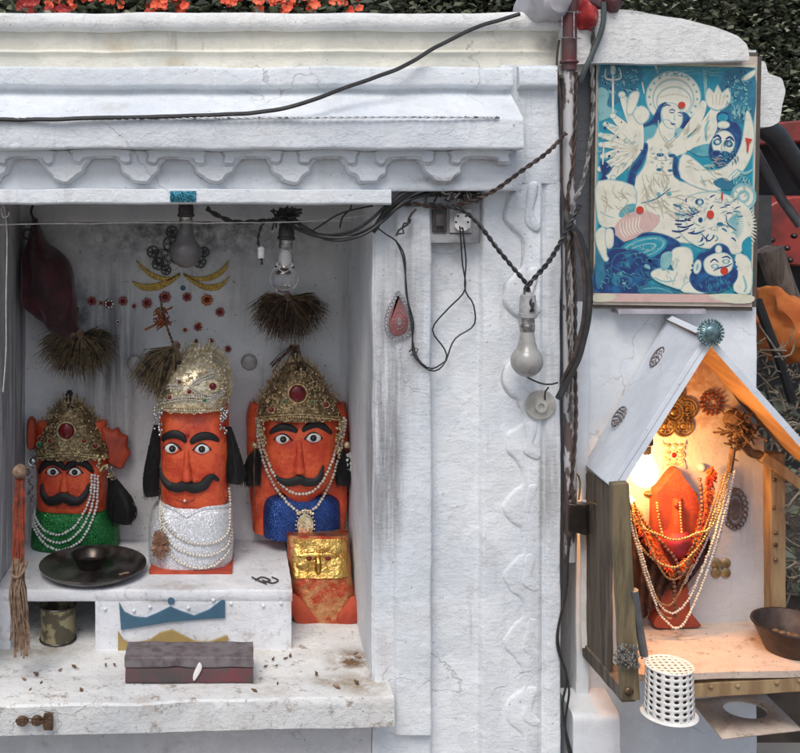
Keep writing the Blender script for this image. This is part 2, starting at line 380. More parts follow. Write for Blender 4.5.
def sindoor(name):
    m,nt,b=newmat(name); v=mapped(nt)
    col=mix(nt,ramp(nt,noise_n(nt,v,26,6),.4,.62),(.76,.12,.04),(.56,.06,.025))
    col=mix(nt,math_n(nt,'MULTIPLY',ramp(nt,noise_n(nt,v,16,9,.75),.58,.66),.6),col,(.30,.03,.02))
    col=mix(nt,math_n(nt,'MULTIPLY',ramp(nt,noise_n(nt,v,60,5,.7),.64,.70),.55),col,(.10,.03,.02))
    nt.links.new(col,b.inputs['Base Color']); nt.links.new(ramp(nt,noise_n(nt,v,20,5),.2,.9),b.inputs['Roughness'])
    b.inputs['Specular IOR Level'].default_value=.4
    h=math_n(nt,'ADD',noise_n(nt,v,34,8,.65),math_n(nt,'MULTIPLY',ramp(nt,noise_n(nt,v,18,6),.5,.54),.25))
    bn=N(nt,'ShaderNodeBump'); bn.inputs['Strength'].default_value=.55; bn.inputs['Distance'].default_value=.006
    nt.links.new(h,bn.inputs['Height']); nt.links.new(bn.outputs[0],b.inputs['Normal']); return m
m_orange=sindoor('thick_vermilion')
m_green=glitter('green_sequins',(.008,.10,.022),(.06,.42,.12)); m_blue=glitter('blue_sequins',(.012,.035,.17),(.06,.16,.5))
m_wglit=glitter('white_glitter',(.62,.64,.68),(.9,.9,.92),700,.3); m_teal=glitter('teal_glitter',(.02,.13,.20),(.10,.40,.48),500)
m_wire=mat('black_wire',(.018,.018,.02),(.035,.033,.032),60,.5,bump=.2); m_wireb=mat('brown_wire',(.07,.045,.035),(.03,.02,.018),50,.55,bump=.3)
m_wireg=mat('grey_wire',(.28,.27,.26),(.10,.095,.09),60,.6,bump=.3,lo=.45,hi=.55); m_wirew=mat('painted_wire',(.6,.6,.6),(.3,.3,.3),60,.6)
m_thread=mat('cotton_thread',(.55,.52,.47),(.4,.37,.33),60,.8)
m_bake=mat('dark_holder',(.025,.022,.02),(.06,.055,.05),60,.5); m_cap=mat('bulb_cap',(.5,.5,.48),(.25,.24,.22),80,.35,.9)
m_maroon=mat('maroon_cloth',(.075,.012,.018),(.035,.008,.01),18,.85,bump=.6,bs=120,sheen=.2)
m_straw=mat('straw_bristles',(.22,.16,.08),(.030,.024,.018),45,.6,lo=.45,hi=.58); m_straw2=mat('brown_bristles',(.17,.10,.065),(.035,.022,.016),60,.7)
m_jute=mat('jute',(.30,.20,.135),(.15,.095,.06),60,.85,bump=.6,bs=150)
m_rust=mat('blackened_steel',(.045,.042,.04),(.085,.07,.06),25,.32,.75,bump=.15)
m_rustb=mat('rusty_steel',(.20,.13,.09),(.09,.05,.03),22,.42,.7,bump=.4,bs=60)
m_board=mat('switch_wood',(.33,.33,.34),(.2,.2,.2),30,.6,bump=.3); m_bakeg=mat('grey_plastic',(.42,.42,.42),(.3,.3,.3),40,.45)
def wood(name,c,c2,rough_=.65,stretch=(1,1,.12),vs=60):
    return mat(name,c,c2,vs,rough_,bump=.6,bs=130,stretch=stretch,lo=.38,hi=.62,bd=.0015)
m_post=wood('old_green_brown_wood',(.20,.155,.085),(.10,.08,.045)); m_post2=wood('pine_wood',(.36,.25,.13),(.24,.15,.075)); m_postg=wood('grey_wood',(.17,.135,.105),(.085,.065,.05))
m_under=wood('honey_plywood',(.34,.22,.12),(.20,.12,.06),stretch=(.5,.1,.5),vs=30)
m_roof=plaster('roof_paint',(.74,.78,.83),bump=.12,samt=.15,streak=0,speck=.35,chips=.1)
m_rustwht=plaster('stained_board',(.62,.50,.41),stain=(.33,.16,.08),samt=.8,streak=0,speck=.5,bump=.25,debris=.9,chips=.4)
m_cloth=mat('grey_cloth',(.46,.45,.47),(.36,.35,.37),14,.9,bump=.4,bs=200); m_redcloth=mat('red_cloth',(.38,.03,.03),(.5,.2,.18),30,.85,lo=.5,hi=.7,bump=.4)
def flatm(name,c,r=.55): return mat(name,c,tuple(x*.9 for x in c),40,r,bump=.05)

# ------------------------------------------------------------------ the setting
def ground():
    mb=MB(); n=24; vs=[];fs=[]
    for j in range(n+1):
        for i in range(n+1):
            u=(i/n*2-1); v=(j/n*2-1); vs.append((60*u**3,60*v**3,0))
    for j in range(n):
        for i in range(n): a=j*(n+1)+i; fs.append((a,a+1,a+n+2,a+n+1))
    mb.add(vs,fs); tag(obj('ground',mb,mat('pavement',(.26,.25,.24),(.18,.17,.165),3,.9,bump=.5,bs=30)),kind='structure')
ground()
XL=-1.25
shrine=thing('shrine_wall',(0,.3,0),'whitewashed roadside shrine wall with a deep niche, moulded cornice and carved pillar','shrine')
st=.012
def part(name,mb,m,p=shrine,amp=.0022,**k):
    if amp: rough(mb,amp)
    return obj(name,mb,m,p,**k)
# parapet and its cream face
mb=MB(); prof(mb,[(.5,Z(12,.02)),(.02,Z(12,.02)),(.012,Z(22,.012)),(.02,Z(31,.02)),(.06,Z(32,.06)),(.5,Z(32,.02))],XL,X(596,.02),st,MX,r=.008); part('parapet_top',mb,m_top,amp=.004)
mb=MB(); prof(mb,[(.5,Z(30,.03)),(.03,Z(29,.03)),(.036,Z(50,.03)),(.022,Z(52,.03)),(.03,Z(56,.03)),(.032,Z(72,.03)),(.03,Z(75,.03)),(.5,Z(75,.03))],XL,X(585,.03),st,MX,r=.004); part('parapet_face',mb,m_cream,amp=.003)
# cornice
mb=MB(); prof(mb,[(.5,Z(68,-.03)),(-.03,Z(67,-.03)),(-.034,Z(86,-.034)),(-.012,Z(90,-.012)),(-.022,Z(96,-.022)),(-.092,Z(116,-.092)),(-.104,Z(119,-.104)),(-.106,Z(149,-.106)),(-.045,Z(151,-.045)),(.5,Z(151,-.055))],XL,X(523,-.10),st,MX,r=.006)
prof(mb,[(.2,Z(67,-.03)),(-.029,Z(66,-.03)),(-.032,Z(86,-.034)),(.0,Z(92,0)),(.2,Z(92,0))],X(520,-.03),X(558.5,-.03),st,MX,r=.008); part('cornice',mb,m_corn,amp=.0035)
# frieze with hanging lobes and little brackets
yf=-.052
mb=MB(); prof(mb,[(.5,Z(150,yf)),(yf,Z(150,yf)),(yf-.002,Z(188,yf)),(yf,Z(191,yf)),(.5,Z(191,yf))],XL,X(522,yf),st,MX,r=.004)
s0=len(mb.v)
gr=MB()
for k in range(-6,8):
    cx=66+k*75
    if k==6: cx-=1
    if cx>500: continue
    L=[(cx-27,150),(cx-26,160),(cx-22,165),(cx-19,173),(cx-12,177),(cx-9,182),(cx+1,184),(cx+9,182),(cx+13,177),(cx+19,173),(cx+21,166),(cx+25,160),(cx+27,150)]
    jf=random.Random(k+50); L=[(a+jf.uniform(-1.3,1.3),b+(jf.uniform(-1.2,1.2) if b>151 else 0)) for a,b in L]
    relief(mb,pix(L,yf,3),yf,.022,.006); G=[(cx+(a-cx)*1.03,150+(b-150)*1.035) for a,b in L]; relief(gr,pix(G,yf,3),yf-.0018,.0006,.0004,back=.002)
for k in range(-6,7):
    cx=27+k*75
    if cx>490: continue
    L=[(cx-27,149),(cx+27,149),(cx+29,156),(cx+29,162),(cx+24,164.5),(cx+18,163),(cx+14,158.5),(cx-14,158.5),(cx-18,163),(cx-24,164.5),(cx-29,162),(cx-29,156)]
    jf=random.Random(k+90); L=[(a+jf.uniform(-1.2,1.2),b+(jf.uniform(-.8,.8) if b>151 else 0)) for a,b in L]
    relief(mb,pix(L,yf,3),yf,.030,.004)
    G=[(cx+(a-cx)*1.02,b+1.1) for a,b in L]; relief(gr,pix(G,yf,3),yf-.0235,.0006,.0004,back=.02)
fo=part('frieze',mb,m_corn,amp=.002); rough(gr,.002); obj('shade_line',gr,m_edge_shade,fo,label='grey shade painted along the edges of the frieze lobes')  # outlines of lobes and brackets are painted edge shade
mb=MB(); yl=-.07; prof(mb,[(.12,Z(190,yl)),(yl,Z(189,yl)),(yl-.003,Z(203,yl)),(yl+.004,Z(204.5,yl)),(.12,Z(204.5,yl))],XL,X(391,yl),st,MX,r=.003); part('lintel',mb,m_corn)
# block above the niche, ceiling
mb=MB(); box(mb,XL,X(391,-.07),.12,.7,Z(203,-.07),Z(150,0)); box(mb,X(391,-.07),X(560,0),.06,.7,Z(180,0),Z(150,0)); part('niche_ceiling',mb,plaster('shaded_ceiling',(.22,.22,.22),samt=.6),amp=0,bevel=.003)  # ceiling coloured dark to deepen the shade in the niche
mb=MB(); prof(mb,[(.40,Z(195,.4)),(.40,Z(222,.4)),(.47,Z(222,.4)),(.47,Z(195,.4))],-.52,.30,st,MX); part('added_niche_beam',mb,m_nside)  # beam added for the dark band of shade at the niche top
# niche walls
zf=.52
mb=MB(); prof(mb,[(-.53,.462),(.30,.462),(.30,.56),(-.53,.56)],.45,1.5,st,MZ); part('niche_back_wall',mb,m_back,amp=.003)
mb=MB(); prof(mb,[(XL,-.0),(-.512,-.0),(-.505,.03),(-.505,.5),(XL,.5)],0.40,Z(190,0),st,MZ,r=.01); part('left_pillar',mb,m_nside)
# pillar: pilaster strip, recessed panel, scroll panel, edge
x=lambda p:X(p,0)
mb=MB(); prof(mb,[(x(373),.5),(x(372)+.001,0.0),(x(430),0.0),(x(433),.014),(x(480),.014),(x(483),-.001),(x(500),0.0),(x(543),-.001),(x(546),-.009),(x(559),-.010),(x(560),.0),(x(560),.5)],0,Z(182,0),st,MZ,r=.004)
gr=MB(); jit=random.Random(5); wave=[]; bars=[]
cyl=[212,296,378,445,508,577,643,712]
for i_,cy in enumerate(cyl):
    f_=(1.0,.95,.9,.78,.76,.78,.78,.8)[i_]; j=lambda: jit.uniform(-1.6,1.6)
    wave+=[(523+j(),cy-33*f_),(516+j(),cy-25*f_+j()),(508+j(),cy-17*f_),(504+j(),cy-5*f_+j()),(505+j(),cy+8*f_),(512+j(),cy+17*f_+j()),(517+j(),cy+23*f_),(521+j(),cy+31*f_)]
    bars.append((cy,f_))
s0=len(mb.v)
relief(mb,pix(cat([(541,172)]+[(530,172)]+wave+[(524,760),(541,760)],3),0),0,.011,.006)
s1_=len(mb.v)
for cy,f_ in bars:
    relief(mb,pix([(527+jit.uniform(-1,1),cy-26*f_),(532,cy-31*f_),(538,cy-28*f_),(536,cy-14*f_),(533,cy-2),(537,cy+8*f_),(541,cy+15*f_),(536,cy+20*f_),(528,cy+16*f_),(523+jit.uniform(-1,1),cy+8*f_),(525,cy-8*f_)],-.009,3),-.007,.010,.004)
for i_ in range(s0,len(mb.v)):
    v=mb.v[i_]; k_=max(.35,min(1,(v.z-.55)/.75)); 
    if v.y<0: v.y*=k_
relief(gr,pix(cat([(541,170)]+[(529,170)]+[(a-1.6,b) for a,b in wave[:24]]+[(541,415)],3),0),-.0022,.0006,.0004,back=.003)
relief(mb,pix([(543,180),(548,182),(548,760),(543,760)],0),0,.004,.002)
po_=part('carved_pillar',mb,m_wall,amp=.0026); rough(gr,.0026); obj('shade_line',gr,m_edge_shade,po_,label='faint grey painted shade outlining the carved scrolls')  # outline of the scrolls is painted edge shade
mb=MB(); prof(mb,[(x(374),.05),(x(374),-.004),(x(393),-.005),(x(396),-.016),(x(430),-.017),(x(433),.05)],Z(731,0),Z(206,0),st,MZ,r=.006); part('pilaster',mb,m_wall,amp=.0035)
mb=MB(); prof(mb,[(x(500),.5),(x(500),-.012),(x(559),-.010),(x(560),.5)],Z(182.5,0),Z(64,-.03),st,MZ,r=.010); part('pillar_head',mb,m_wall,amp=.005)
# wall under the sill, niche floor and sill
mb=MB(); prof(mb,[(.5,.0),(.004,.0),(.004,zf-.06),(.5,zf-.06)],XL,x(372),.02,MX); part('lower_wall',mb,plaster('grimy_whitewash',(.68,.67,.67),samt=.7,bump=.5),amp=.004)
mb=MB()
xs0,xs1=-.62,X(394,-.07)
n=90; ring_=[]
pr=[(.47,zf),(.25,zf+.001),(.02,zf-.003),(.01,zf-.001),(-1,zf),(-1.004,zf-.004),(-1,zf-.06),(.0,zf-.062),(.47,zf-.06)]
vs=[];fs=[]
def yy(a,u): 
    fr=-.112+.047*(u); return a if a>-.5 else fr+(a+1)
prof_pts=subdiv_loop([(p[0] if p[0]>-.5 else -.1+(p[0]+1),p[1]) for p in pr],.012)
for i in range(n+1):
    u=i/n; xx=xs0+(xs1-xs0)*u
    for (a,z) in prof_pts: vs.append((xx,(a if a>0 else a*( (.112-.047*u)/.1)),z))
Np=len(prof_pts)
for i in range(n):
    for k in range(Np): fs.append((i*Np+k,i*Np+(k+1)%Np,(i+1)*Np+(k+1)%Np,(i+1)*Np+k))
fs.append(tuple(range(Np))[::-1]); fs.append(tuple(n*Np+k for k in range(Np)))
mb.add(vs,fs); part('sill',mb,m_floor,amp=.003)
# side wall on the right, its parapet and broken corner
mb=MB(); prof(mb,[(X(574,.07),.5),(X(574,.07),.075),(X(757,.07),.07),(X(757,.07),.5)],0,Z(50,.07),.02,MZ,r=.004); part('side_wall',mb,m_side,amp=.0015)
mb=MB(); prof(mb,[(X(556,.1),.2),(X(556,.1),.085),(X(576,.06),.085),(X(576,.06),.066),(X(594,.06),.066),(X(594,.06),.2)],Z(300,.06),Z(40,.06),.02,MZ,r=.002); part('shaded_strip',mb,m_gap)  # recess strip coloured dark, its shadow put into the colour
mb=MB(); o_=pix([(560,8),(600,9),(640,13),(680,20),(715,29),(738,36),(747,44),(750,60),(560,66)],.02); prof(mb,o_,.015,.5,.014,MY,r=.006); part('side_parapet',mb,m_top,amp=.006)
mb=MB(); o_=pix([(750,60),(762,62),(765,74),(778,78),(782,92),(779,108),(777,122),(768,127),(750,128)],.10); prof(mb,o_,.09,.3,.014,MY,r=.006); part('broken_corner',mb,m_top,amp=.007)
mb=MB(); prof(mb,[(-.018,Z(716,-.018)),(-.018,0),(.06,0),(.08,Z(685,.08))],X(573,-.018),X(621,-.018),st,MX,r=.012); part('corner_plinth',mb,m_side,amp=.004)
mb=MB(); prof(mb,[(X(575,.06),.1),(X(575,.06),.052),(X(588,.06),.052),(X(588,.06),.1)],.3,Z(302,.06),st,MZ,r=.003); part('corner_strip',mb,m_side)
# raised platform inside the niche with its storage hole
zp=CZ-.854; yp=.141
plat=MB(); prof(plat,[(.462,zp),(yp,zp),(yp-.001,zp-.014),(yp+.002,zp-.026),(.462,zp-.026)],-.504,X(292.5,yp),st,MX,r=.004)
prof(plat,[(.462,zp-.02),(yp+.002,zp-.02),(yp+.003,zf-.01),(.462,zf-.01)],X(95,yp),X(291.5,yp),st,MX,r=.003)
prof(plat,[(.462,zp-.02),(yp+.002,zp-.02),(yp+.003,zf-.01),(.462,zf-.01)],-.504,X(10,yp),st,MX,r=.003)
for (a,b) in ((105,609),(134,611),(231,604),(263,606),(281,603),(150,607),(188,608),(213,600)): ball(plat,P(a,b,yp+.001),(.0042,.004,.0042))
po=part('platform',plat,m_plat,amp=.0015)
m_tealp=flatm('teal_paint',(.055,.13,.20)); m_goldpt=flatm('ochre_paint',(.38,.27,.10))
mb=MB(); ym=yp-.002
relief(mb,pix([(119,603),(124,612),(134,617),(146,618),(158,613),(170,607),(180,611),(194,616),(209,610),(222,600),(225,601),(225,618),(205,619),(170,622),(140,627),(121,630)],ym),ym,.001,.0004,0)
relief(mb,pix([(118,632),(123,640),(131,644),(150,640),(160,633),(172,630),(184,636),(196,642),(210,642),(226,636),(228,637),(226,655),(118,652)],ym),ym,.001,.0004,1)
relief(mb,pix(ell(171,601,3.5,3.5,12),ym),ym,.001,.0004,0)
obj('painted_motif',mb,[m_tealp,m_goldpt],po,smooth=False,label='teal and ochre painted scallops on the platform front')
# small plates fixed to the sill and frieze
def stick(name,label,mb,m,catg='ornament',group=None): return tag(obj(name,mb,m),label,catg,group)
mb=MB(); relief(mb,pix([(170,191),(196,191),(196,202),(170,202)],-.075),-.075,.001,.0005); stick('sticker','turquoise glitter rectangle stuck on the lintel above the middle idol',mb,m_teal,'sticker')
mb=MB(); 
for a,b,w,h in ((17,715,17,8),):
    y0=-.113
    relief(mb,pix(ell(22,721.5,6,5,12),y0),y0,.003,.001); relief(mb,pix(ell(37,721,6,5,12),y0),y0,.003,.001); relief(mb,pix([(44,714),(53,714),(53,730),(44,730),(42,722)],y0),y0,.003,.001)
    for k in range(9): ring(mb,P(18+k*4,721+2*math.sin(k*2),y0-.003),.004,.0012)
stick('ornament','tarnished metal ornament fixed to the left end of the sill front',mb,m_rustb)
mb=MB(); y0=-.066; relief(mb,pix([(329,706),(363,707),(363,719),(328,719)],y0),y0,.0015,.0005)
for k in range(22): ball(mb,P(331+k*1.45,712+3*random.uniform(-1,1),y0-.002),.0022,5,4,m=1)
stick('sticker','whitewashed rectangular sticker near the right end of the sill front',mb,[m_side,m_rustb],'sticker')
# ------------------------------------------------------------------ wall stickers in the niche
yb=.459
mb=MB()
for pts in ([(180,273),(170,277),(155,274),(143,266),(136,260),(141,268),(152,278),(168,281)],[(180,274),(172,283),(158,290),(142,290),(132,281),(143,284),(160,282)],
            [(183,273),(195,277),(210,275),(222,268),(228,261),(226,270),(215,279),(198,281)],[(183,274),(192,283),(205,290),(220,289),(230,276),(220,283),(203,284)]):
    relief(mb,pix(pts,yb,3),yb,.003,.001)
stick('festoon_sticker','gold glitter leaf festoon stuck on the back wall under the dusty bulb',mb,glitter('gold_glitter',(.42,.26,.05),(.8,.6,.2),600),'sticker')
mb=MB()
for a,b,r in ((163,258,9),(171,244,8),(158,264,6),(177,258,6),(153,252,6),(172,232,6),(200,262,6),(204,252,5),(166,270,5)):
    ring(mb,P(a,b,yb-.002),r*.0024,.0012,16,5)
    for k in range(5): t=k*1.256; ring(mb,P(a+r*.5*math.cos(t),b+r*.5*math.sin(t),yb-.002),r*.001,.0009,10,4)
stick('lace_sticker','black lace filigree sticker beside the dusty bulb',mb,mat('dark_lace',(.06,.055,.055),rough_=.5),'sticker')
ros=[(92,301,4,0),(109,304,4.5,1),(123,301,4,0),(134,306,2,0),(147,303,4.5,0),(165,297,5,0),(187,297,4,0),(207,300,5,2),(198,327,3.5,0),(211,341,2.5,0),(228,349,3,0),(220,312,4,0),(199,325,2.5,2),(101,303,2,2),(118,322,2,1),(196,341,2,0),(185,330,2,2)]
cols=[('red',mat('dull_red_foil',(.30,.06,.055),(.42,.2,.18),200,.5,.3,lo=.45,hi=.6)),('silver',m_silver),('copper',m_copper)]
where=['leftmost of the row','second from the left in the row','third from the left in the row','tiny one in the middle of the row','above the feather brush','beneath the gold festoon','under the dusty bulb','at the right of the arc','low on the right of the middle crown','lower right, near the crown','lowest, beside the clear disc','just right of the arc','next to the low red one','tiny, within the left row','alone below the left row','tiny, above the crown','above the crown centre']
for i,(a,b,r,k) in enumerate(ros):
    r*=1.25
    mb=MB(); n=7
    for j in range(n): t=j*2*math.pi/n; ball(mb,P(a+r*.65*math.cos(t),b+r*.65*math.sin(t),yb-.002),(r*.0008,.002,r*.0008),6,4)
    ball(mb,P(a,b,yb-.003),r*.0009,8,6,m=1)
    stick('rosette_sticker','small %s rosette on the back wall, %s'%(cols[k][0],where[i]),mb,[cols[k][1],m_ruby],'sticker','rosette stickers on the niche wall')
mb=MB(); ball(mb,P(183,288,yb-.001),(.006,.002,.006),10,6); stick('dot_sticker','tiny teal dot stuck just below the gold festoon',mb,m_teal,'sticker')
m_clear=mat('dull_plastic',(.42,.41,.40),(.3,.3,.3),50,.25)
for a,b,l in ((135,363,'dull clear plastic cup-shaped disc on back wall left of middle crown'),(249,362,'dull clear plastic disc on back wall right of middle crown')):
    mb=MB(); ball(mb,P(a,b,yb-.002),(.02,.008,.02),16,10); ring(mb,P(a,b,yb-.006),.016,.002,16,5); stick('wall_disc',l,mb,m_clear,'disc','clear discs on the niche wall')
mb=MB(); ym=-.019
tear=pix([(398,293),(403,300),(408,310),(411,320),(409,332),(401,338),(393,338),(387,331),(386,320),(389,309),(394,300)],ym,3)
relief(mb,offset(tear,.006),ym,.002,.001,m=1); relief(mb,pix(ell(399,322,2.2,4.5,14),ym),ym-.002,.0015,.001,m=0)
for p in resample([(a,0,b) for a,b in tear+tear[:1]],.0075): ring(mb,(p.x,ym-.002,p.z),.0032,.0013,8,5,m=0)
for k in range(14): t=k*.45; ball(mb,P(399+5.5*math.cos(t),320+9*math.sin(t),ym-.003),.0015,5,4,m=0)
stick('teardrop_sticker','silver beaded teardrop with pink centre stuck on the white pilaster',mb,[mat('dull_silver',(.36,.35,.36),(.2,.19,.2),120,.5,.5),mat('pink_foil',(.38,.15,.15),rough_=.35,metal=.4)],'sticker')

# ------------------------------------------------------------------ idols
def loft(mb, rows, yref, n=3.0, seg=22, sm=4, m=None, full=False):
    """rows: (py, left px, right px, front y, back y)"""
    q=cat(rows,sm) if sm>1 else rows; vs=[]; fs=[]
    for (py,xl,xr,yf_,yk) in q:
        c=(X(xl,yref)+X(xr,yref))/2; h=(X(xr,yref)-X(xl,yref))/2; z=Z(py,yref)
        tot=2*math.pi if full else math.pi; cnt=seg if full else seg+1
        for k in range(cnt):
            t=tot*k/seg; co=math.cos(t); si=math.sin(t)
            u=math.copysign(abs(co)**(2/n),co); w=math.copysign(abs(si)**(2/n),si)
            yk_=(yf_+yk)/2 if full else yk
            vs.append((c-h*u, yk_-(yk_-yf_)*w, z))
    cnt=seg if full else seg+1; Lr=len(q)
    for j in range(Lr-1):
        for k in range(seg):
            k2=(k+1)%cnt; fs.append((j*cnt+k,j*cnt+k2,(j+1)*cnt+k2,(j+1)*cnt+k))
        if not full: fs.append((j*cnt,(j+1)*cnt,(j+1)*cnt+seg,j*cnt+seg))
    fs.append(tuple(range(cnt))); fs.append(tuple((Lr-1)*cnt+k for k in range(cnt))[::-1])
    mb.add(vs,fs,m)
    def surf(px,py):
        rr=sorted(q,key=lambda r:r[0])
        for i in range(len(rr)-1):
            if rr[i][0]<=py<=rr[i+1][0]:
                t=(py-rr[i][0])/max(1e-6,rr[i+1][0]-rr[i][0]); r=[a+(b-a)*t for a,b in zip(rr[i],rr[i+1])]; break
        else: r=rr[0] if py<rr[0][0] else rr[-1]
        u=min(1,abs(px-(r[1]+r[2])/2)/((r[2]-r[1])/2)); return r[4]-(r[4]-r[3])*(1-u**n)**(1/n)
    return surf
def onto(surf, yref, px, py, off=0): return Vector((X(px,yref), surf(px,py)-off, Z(py,yref)))
def stroke(mb, surf, yref, pts, r, off=.0, sm=6, m=None, flat=1, seg=8):
    q=cat([(p[0],p[1]) for p in pts],sm); q=[onto(surf,yref,a,b,off) for a,b in q]; tube(mb,q,r,seg,m,flat)
def nose(surf, yref, cx, y0, y1, w, h):
    mb=MB(); rows=[]
    for k in range(7):
        t=k/6; py=y0+(y1-y0)*t; ww=w*(.45+.55*t**1.5); yy_=surf(cx,py)
        rows.append((py,cx-ww,cx+ww,yy_-h*(.2+.8*t**.8),yy_+.006))
    rows.append((y1+2.2,cx-w*.6,cx+w*.6,surf(cx,y1)-h*.45,surf(cx,y1)+.006))
    loft(mb,rows,yref,n=2.2,seg=12,sm=3); return mb
def eye(idol, surf, yref, cx, cy, w, h):
    mb=MB(); c=onto(surf,yref,cx,cy); s=sc(yref)
    ball(mb,c,(w*s,.004,h*s),14,8,m=0); ball(mb,c+Vector((0,-.0035,.0005)),(h*.70*s,.0022,h*.70*s),12,8,m=1)
    ball(mb,c+Vector((-.001,-.0056,.001)),.0008,6,5,m=0)
    pts=[(cx-w-1.5,cy+1.2),(cx-w*.6,cy-h*.7),(cx,cy-h-.4),(cx+w*.6,cy-h*.7),(cx+w+1.5,cy+1)]
    stroke(mb,surf,yref,pts,.0020,.001,m=1)
    pts=[(cx-w-1,cy+1.2),(cx-w*.5,cy+h*.8),(cx,cy+h+.4),(cx+w*.5,cy+h*.8),(cx+w+1,cy+1)]
    stroke(mb,surf,yref,pts,.0011,.001,m=2)
    obj('eye',mb,[m_white,m_black,m_red],idol)
def tuft(idol, pts, radii, y, yref, name='hair_tuft', m=None, n=260, label=None):
    mb=MB(); path=cat([(X(a,yref),y,Z(b,yref)) for a,b in pts],5); k=len(path)
    rr=[q[0]*sc(yref) for q in cat([(r,0) for r in radii],5)]
    tube(mb,path,[r*.85 for r in rr],12,flat=.55)
    for i in range(n):
        t0=random.uniform(0,.75); a=random.uniform(0,2*math.pi); i0=int(t0*(k-1)); pts2=[]
        for j in range(5):
            ii=min(k-1,i0+int(j/4*(k-1)*.42)); rr_=rr[ii]*random.uniform(.85,1.08)
            p=Vector(path[ii])+Vector((math.cos(a)*rr_, math.sin(a)*rr_*.6, 0)); pts2.append(p)
        pts2[-1]+=Vector((0,0,-random.uniform(.002,.012))); tube(mb,pts2,lambda t:.0009*(1.1-t),4)
    obj(name,mb,m or m_hair,idol,label=label)
def beads(mb, path, r, gap=1.0, m=None, u=8, v=6):
    for p in resample(path, r*2*gap):
        k=random.uniform(.88,1.1); ball(mb,p+Vector((random.gauss(0,r*.13),random.gauss(0,r*.1),random.gauss(0,r*.13))),(r*k,r*k,r*k*random.uniform(.9,1.05)),u,v,m)
m_crownbody=mat('crown_velvet_gold',(.30,.21,.10),(.09,.06,.03),120,.45,.4,bump=.6,bs=200)
def crown(idol, outline, base, yref, surf, depth, jewel, jr, side=(), mat_=None, pearl=None, rows=None, nfil=120, seed=1):
    """curved openwork gold sheet: body, raised scroll rings, rim beads, spikes and stones"""
    rnd=random.Random(seed); mat_=mat_ or m_gold; mb=MB(); body_m=m_crownbody
    sf=loft(mb,rows,yref,n=2.3,seg=26,sm=5,m=1)
    s=sc(yref)
    lo=min(r[0] for r in rows); hi=max(r[0] for r in rows)
    def inside(a,b):
        for i in range(len(rows)-1):
            r1,r2=rows[i],rows[i+1]
            if r1[0]<=b<=r2[0]:
                t=(b-r1[0])/(r2[0]-r1[0]); return r1[1]+(r2[1]-r1[1])*t+1<a<r1[2]+(r2[2]-r1[2])*t-1
        return False
    k=0
    while k<nfil:
        b=rnd.uniform(lo,hi); a=rnd.uniform(min(r[1] for r in rows),max(r[2] for r in rows))
        if not inside(a,b): continue
        p=onto(sf,yref,a,b,.001); rr=rnd.uniform(.0022,.0062)
        if rnd.random()<.55: ring(mb,p,rr,.0011,10,5,ax=Vector((1,rnd.uniform(-.4,.4),0)).normalized())
        else: ball(mb,p,(rr*.6,rr*.5,rr*.6),6,5)
        k+=1
    # rim scallops
    rim=[(r[1],r[0]) for r in rows[::-1]]+[(r[2],r[0]) for r in rows]
    path=[Vector((X(a,yref),sf(a,b)-.003,Z(b,yref))) for a,b in cat(rim,8)]
    c=Vector((X(base[0],yref),0,Z(base[1],yref)))
    for i,p in enumerate(resample(path,.0095)):
        ball(mb,p,(.0042,.003,.0042),7,5)
        d=(p-c); d.y=0; d.normalize()
        if p.z>Z(rows[-2][0],yref): rt=d.to_track_quat('Z','Y').to_matrix(); L_=.007 if i%3 else .012; ball(mb,p+d*L_*.6,(.0042,.0025,L_),8,6,rot=rt); ball(mb,p+d*(L_*1.5),.0022,6,5)
    co=obj('crown',mb,[mat_,m_goldp if mat_ is m_goldp else body_m],idol)
    mb=MB(); lowp=[onto(sf,yref,a,b,.004) for a,b in cat(base[2],5)]
    beads(mb,lowp,.0028,1.0); 
    top=[p+Vector((0,-.001,.006)) for p in lowp]; tube(mb,top,.0018,6)
    obj('crown_band',mb,pearl or mat_,co)
    p=onto(sf,yref,jewel[0],jewel[1],.004); mb=MB(); ball(mb,p,(jr*s*.72,.007,jr*s*.8),16,10); obj('jewel',mb,m_ruby,co)
    mb=MB(); ring(mb,p+Vector((0,-.002,0)),jr*s*.9,.0026,20,6)
    for i in range(18): t=i*math.pi/9; ball(mb,p+Vector((math.cos(t)*jr*s*1.15,-.001,math.sin(t)*jr*s*1.15)),.0024,6,5)
    obj('jewel_setting',mb,mat_,co)
    for (a,b,r,mi) in side:
        mb=MB(); q=onto(sf,yref,a,b,.004); ball(mb,q,(r*s,.005,r*s),12,8,m=mi); ring(mb,q+Vector((0,-.001,0)),r*s*.95,.0016,14,5,m=1); obj('jewel',mb,[m_ruby,mat_,m_emer],co)
    return co,sf

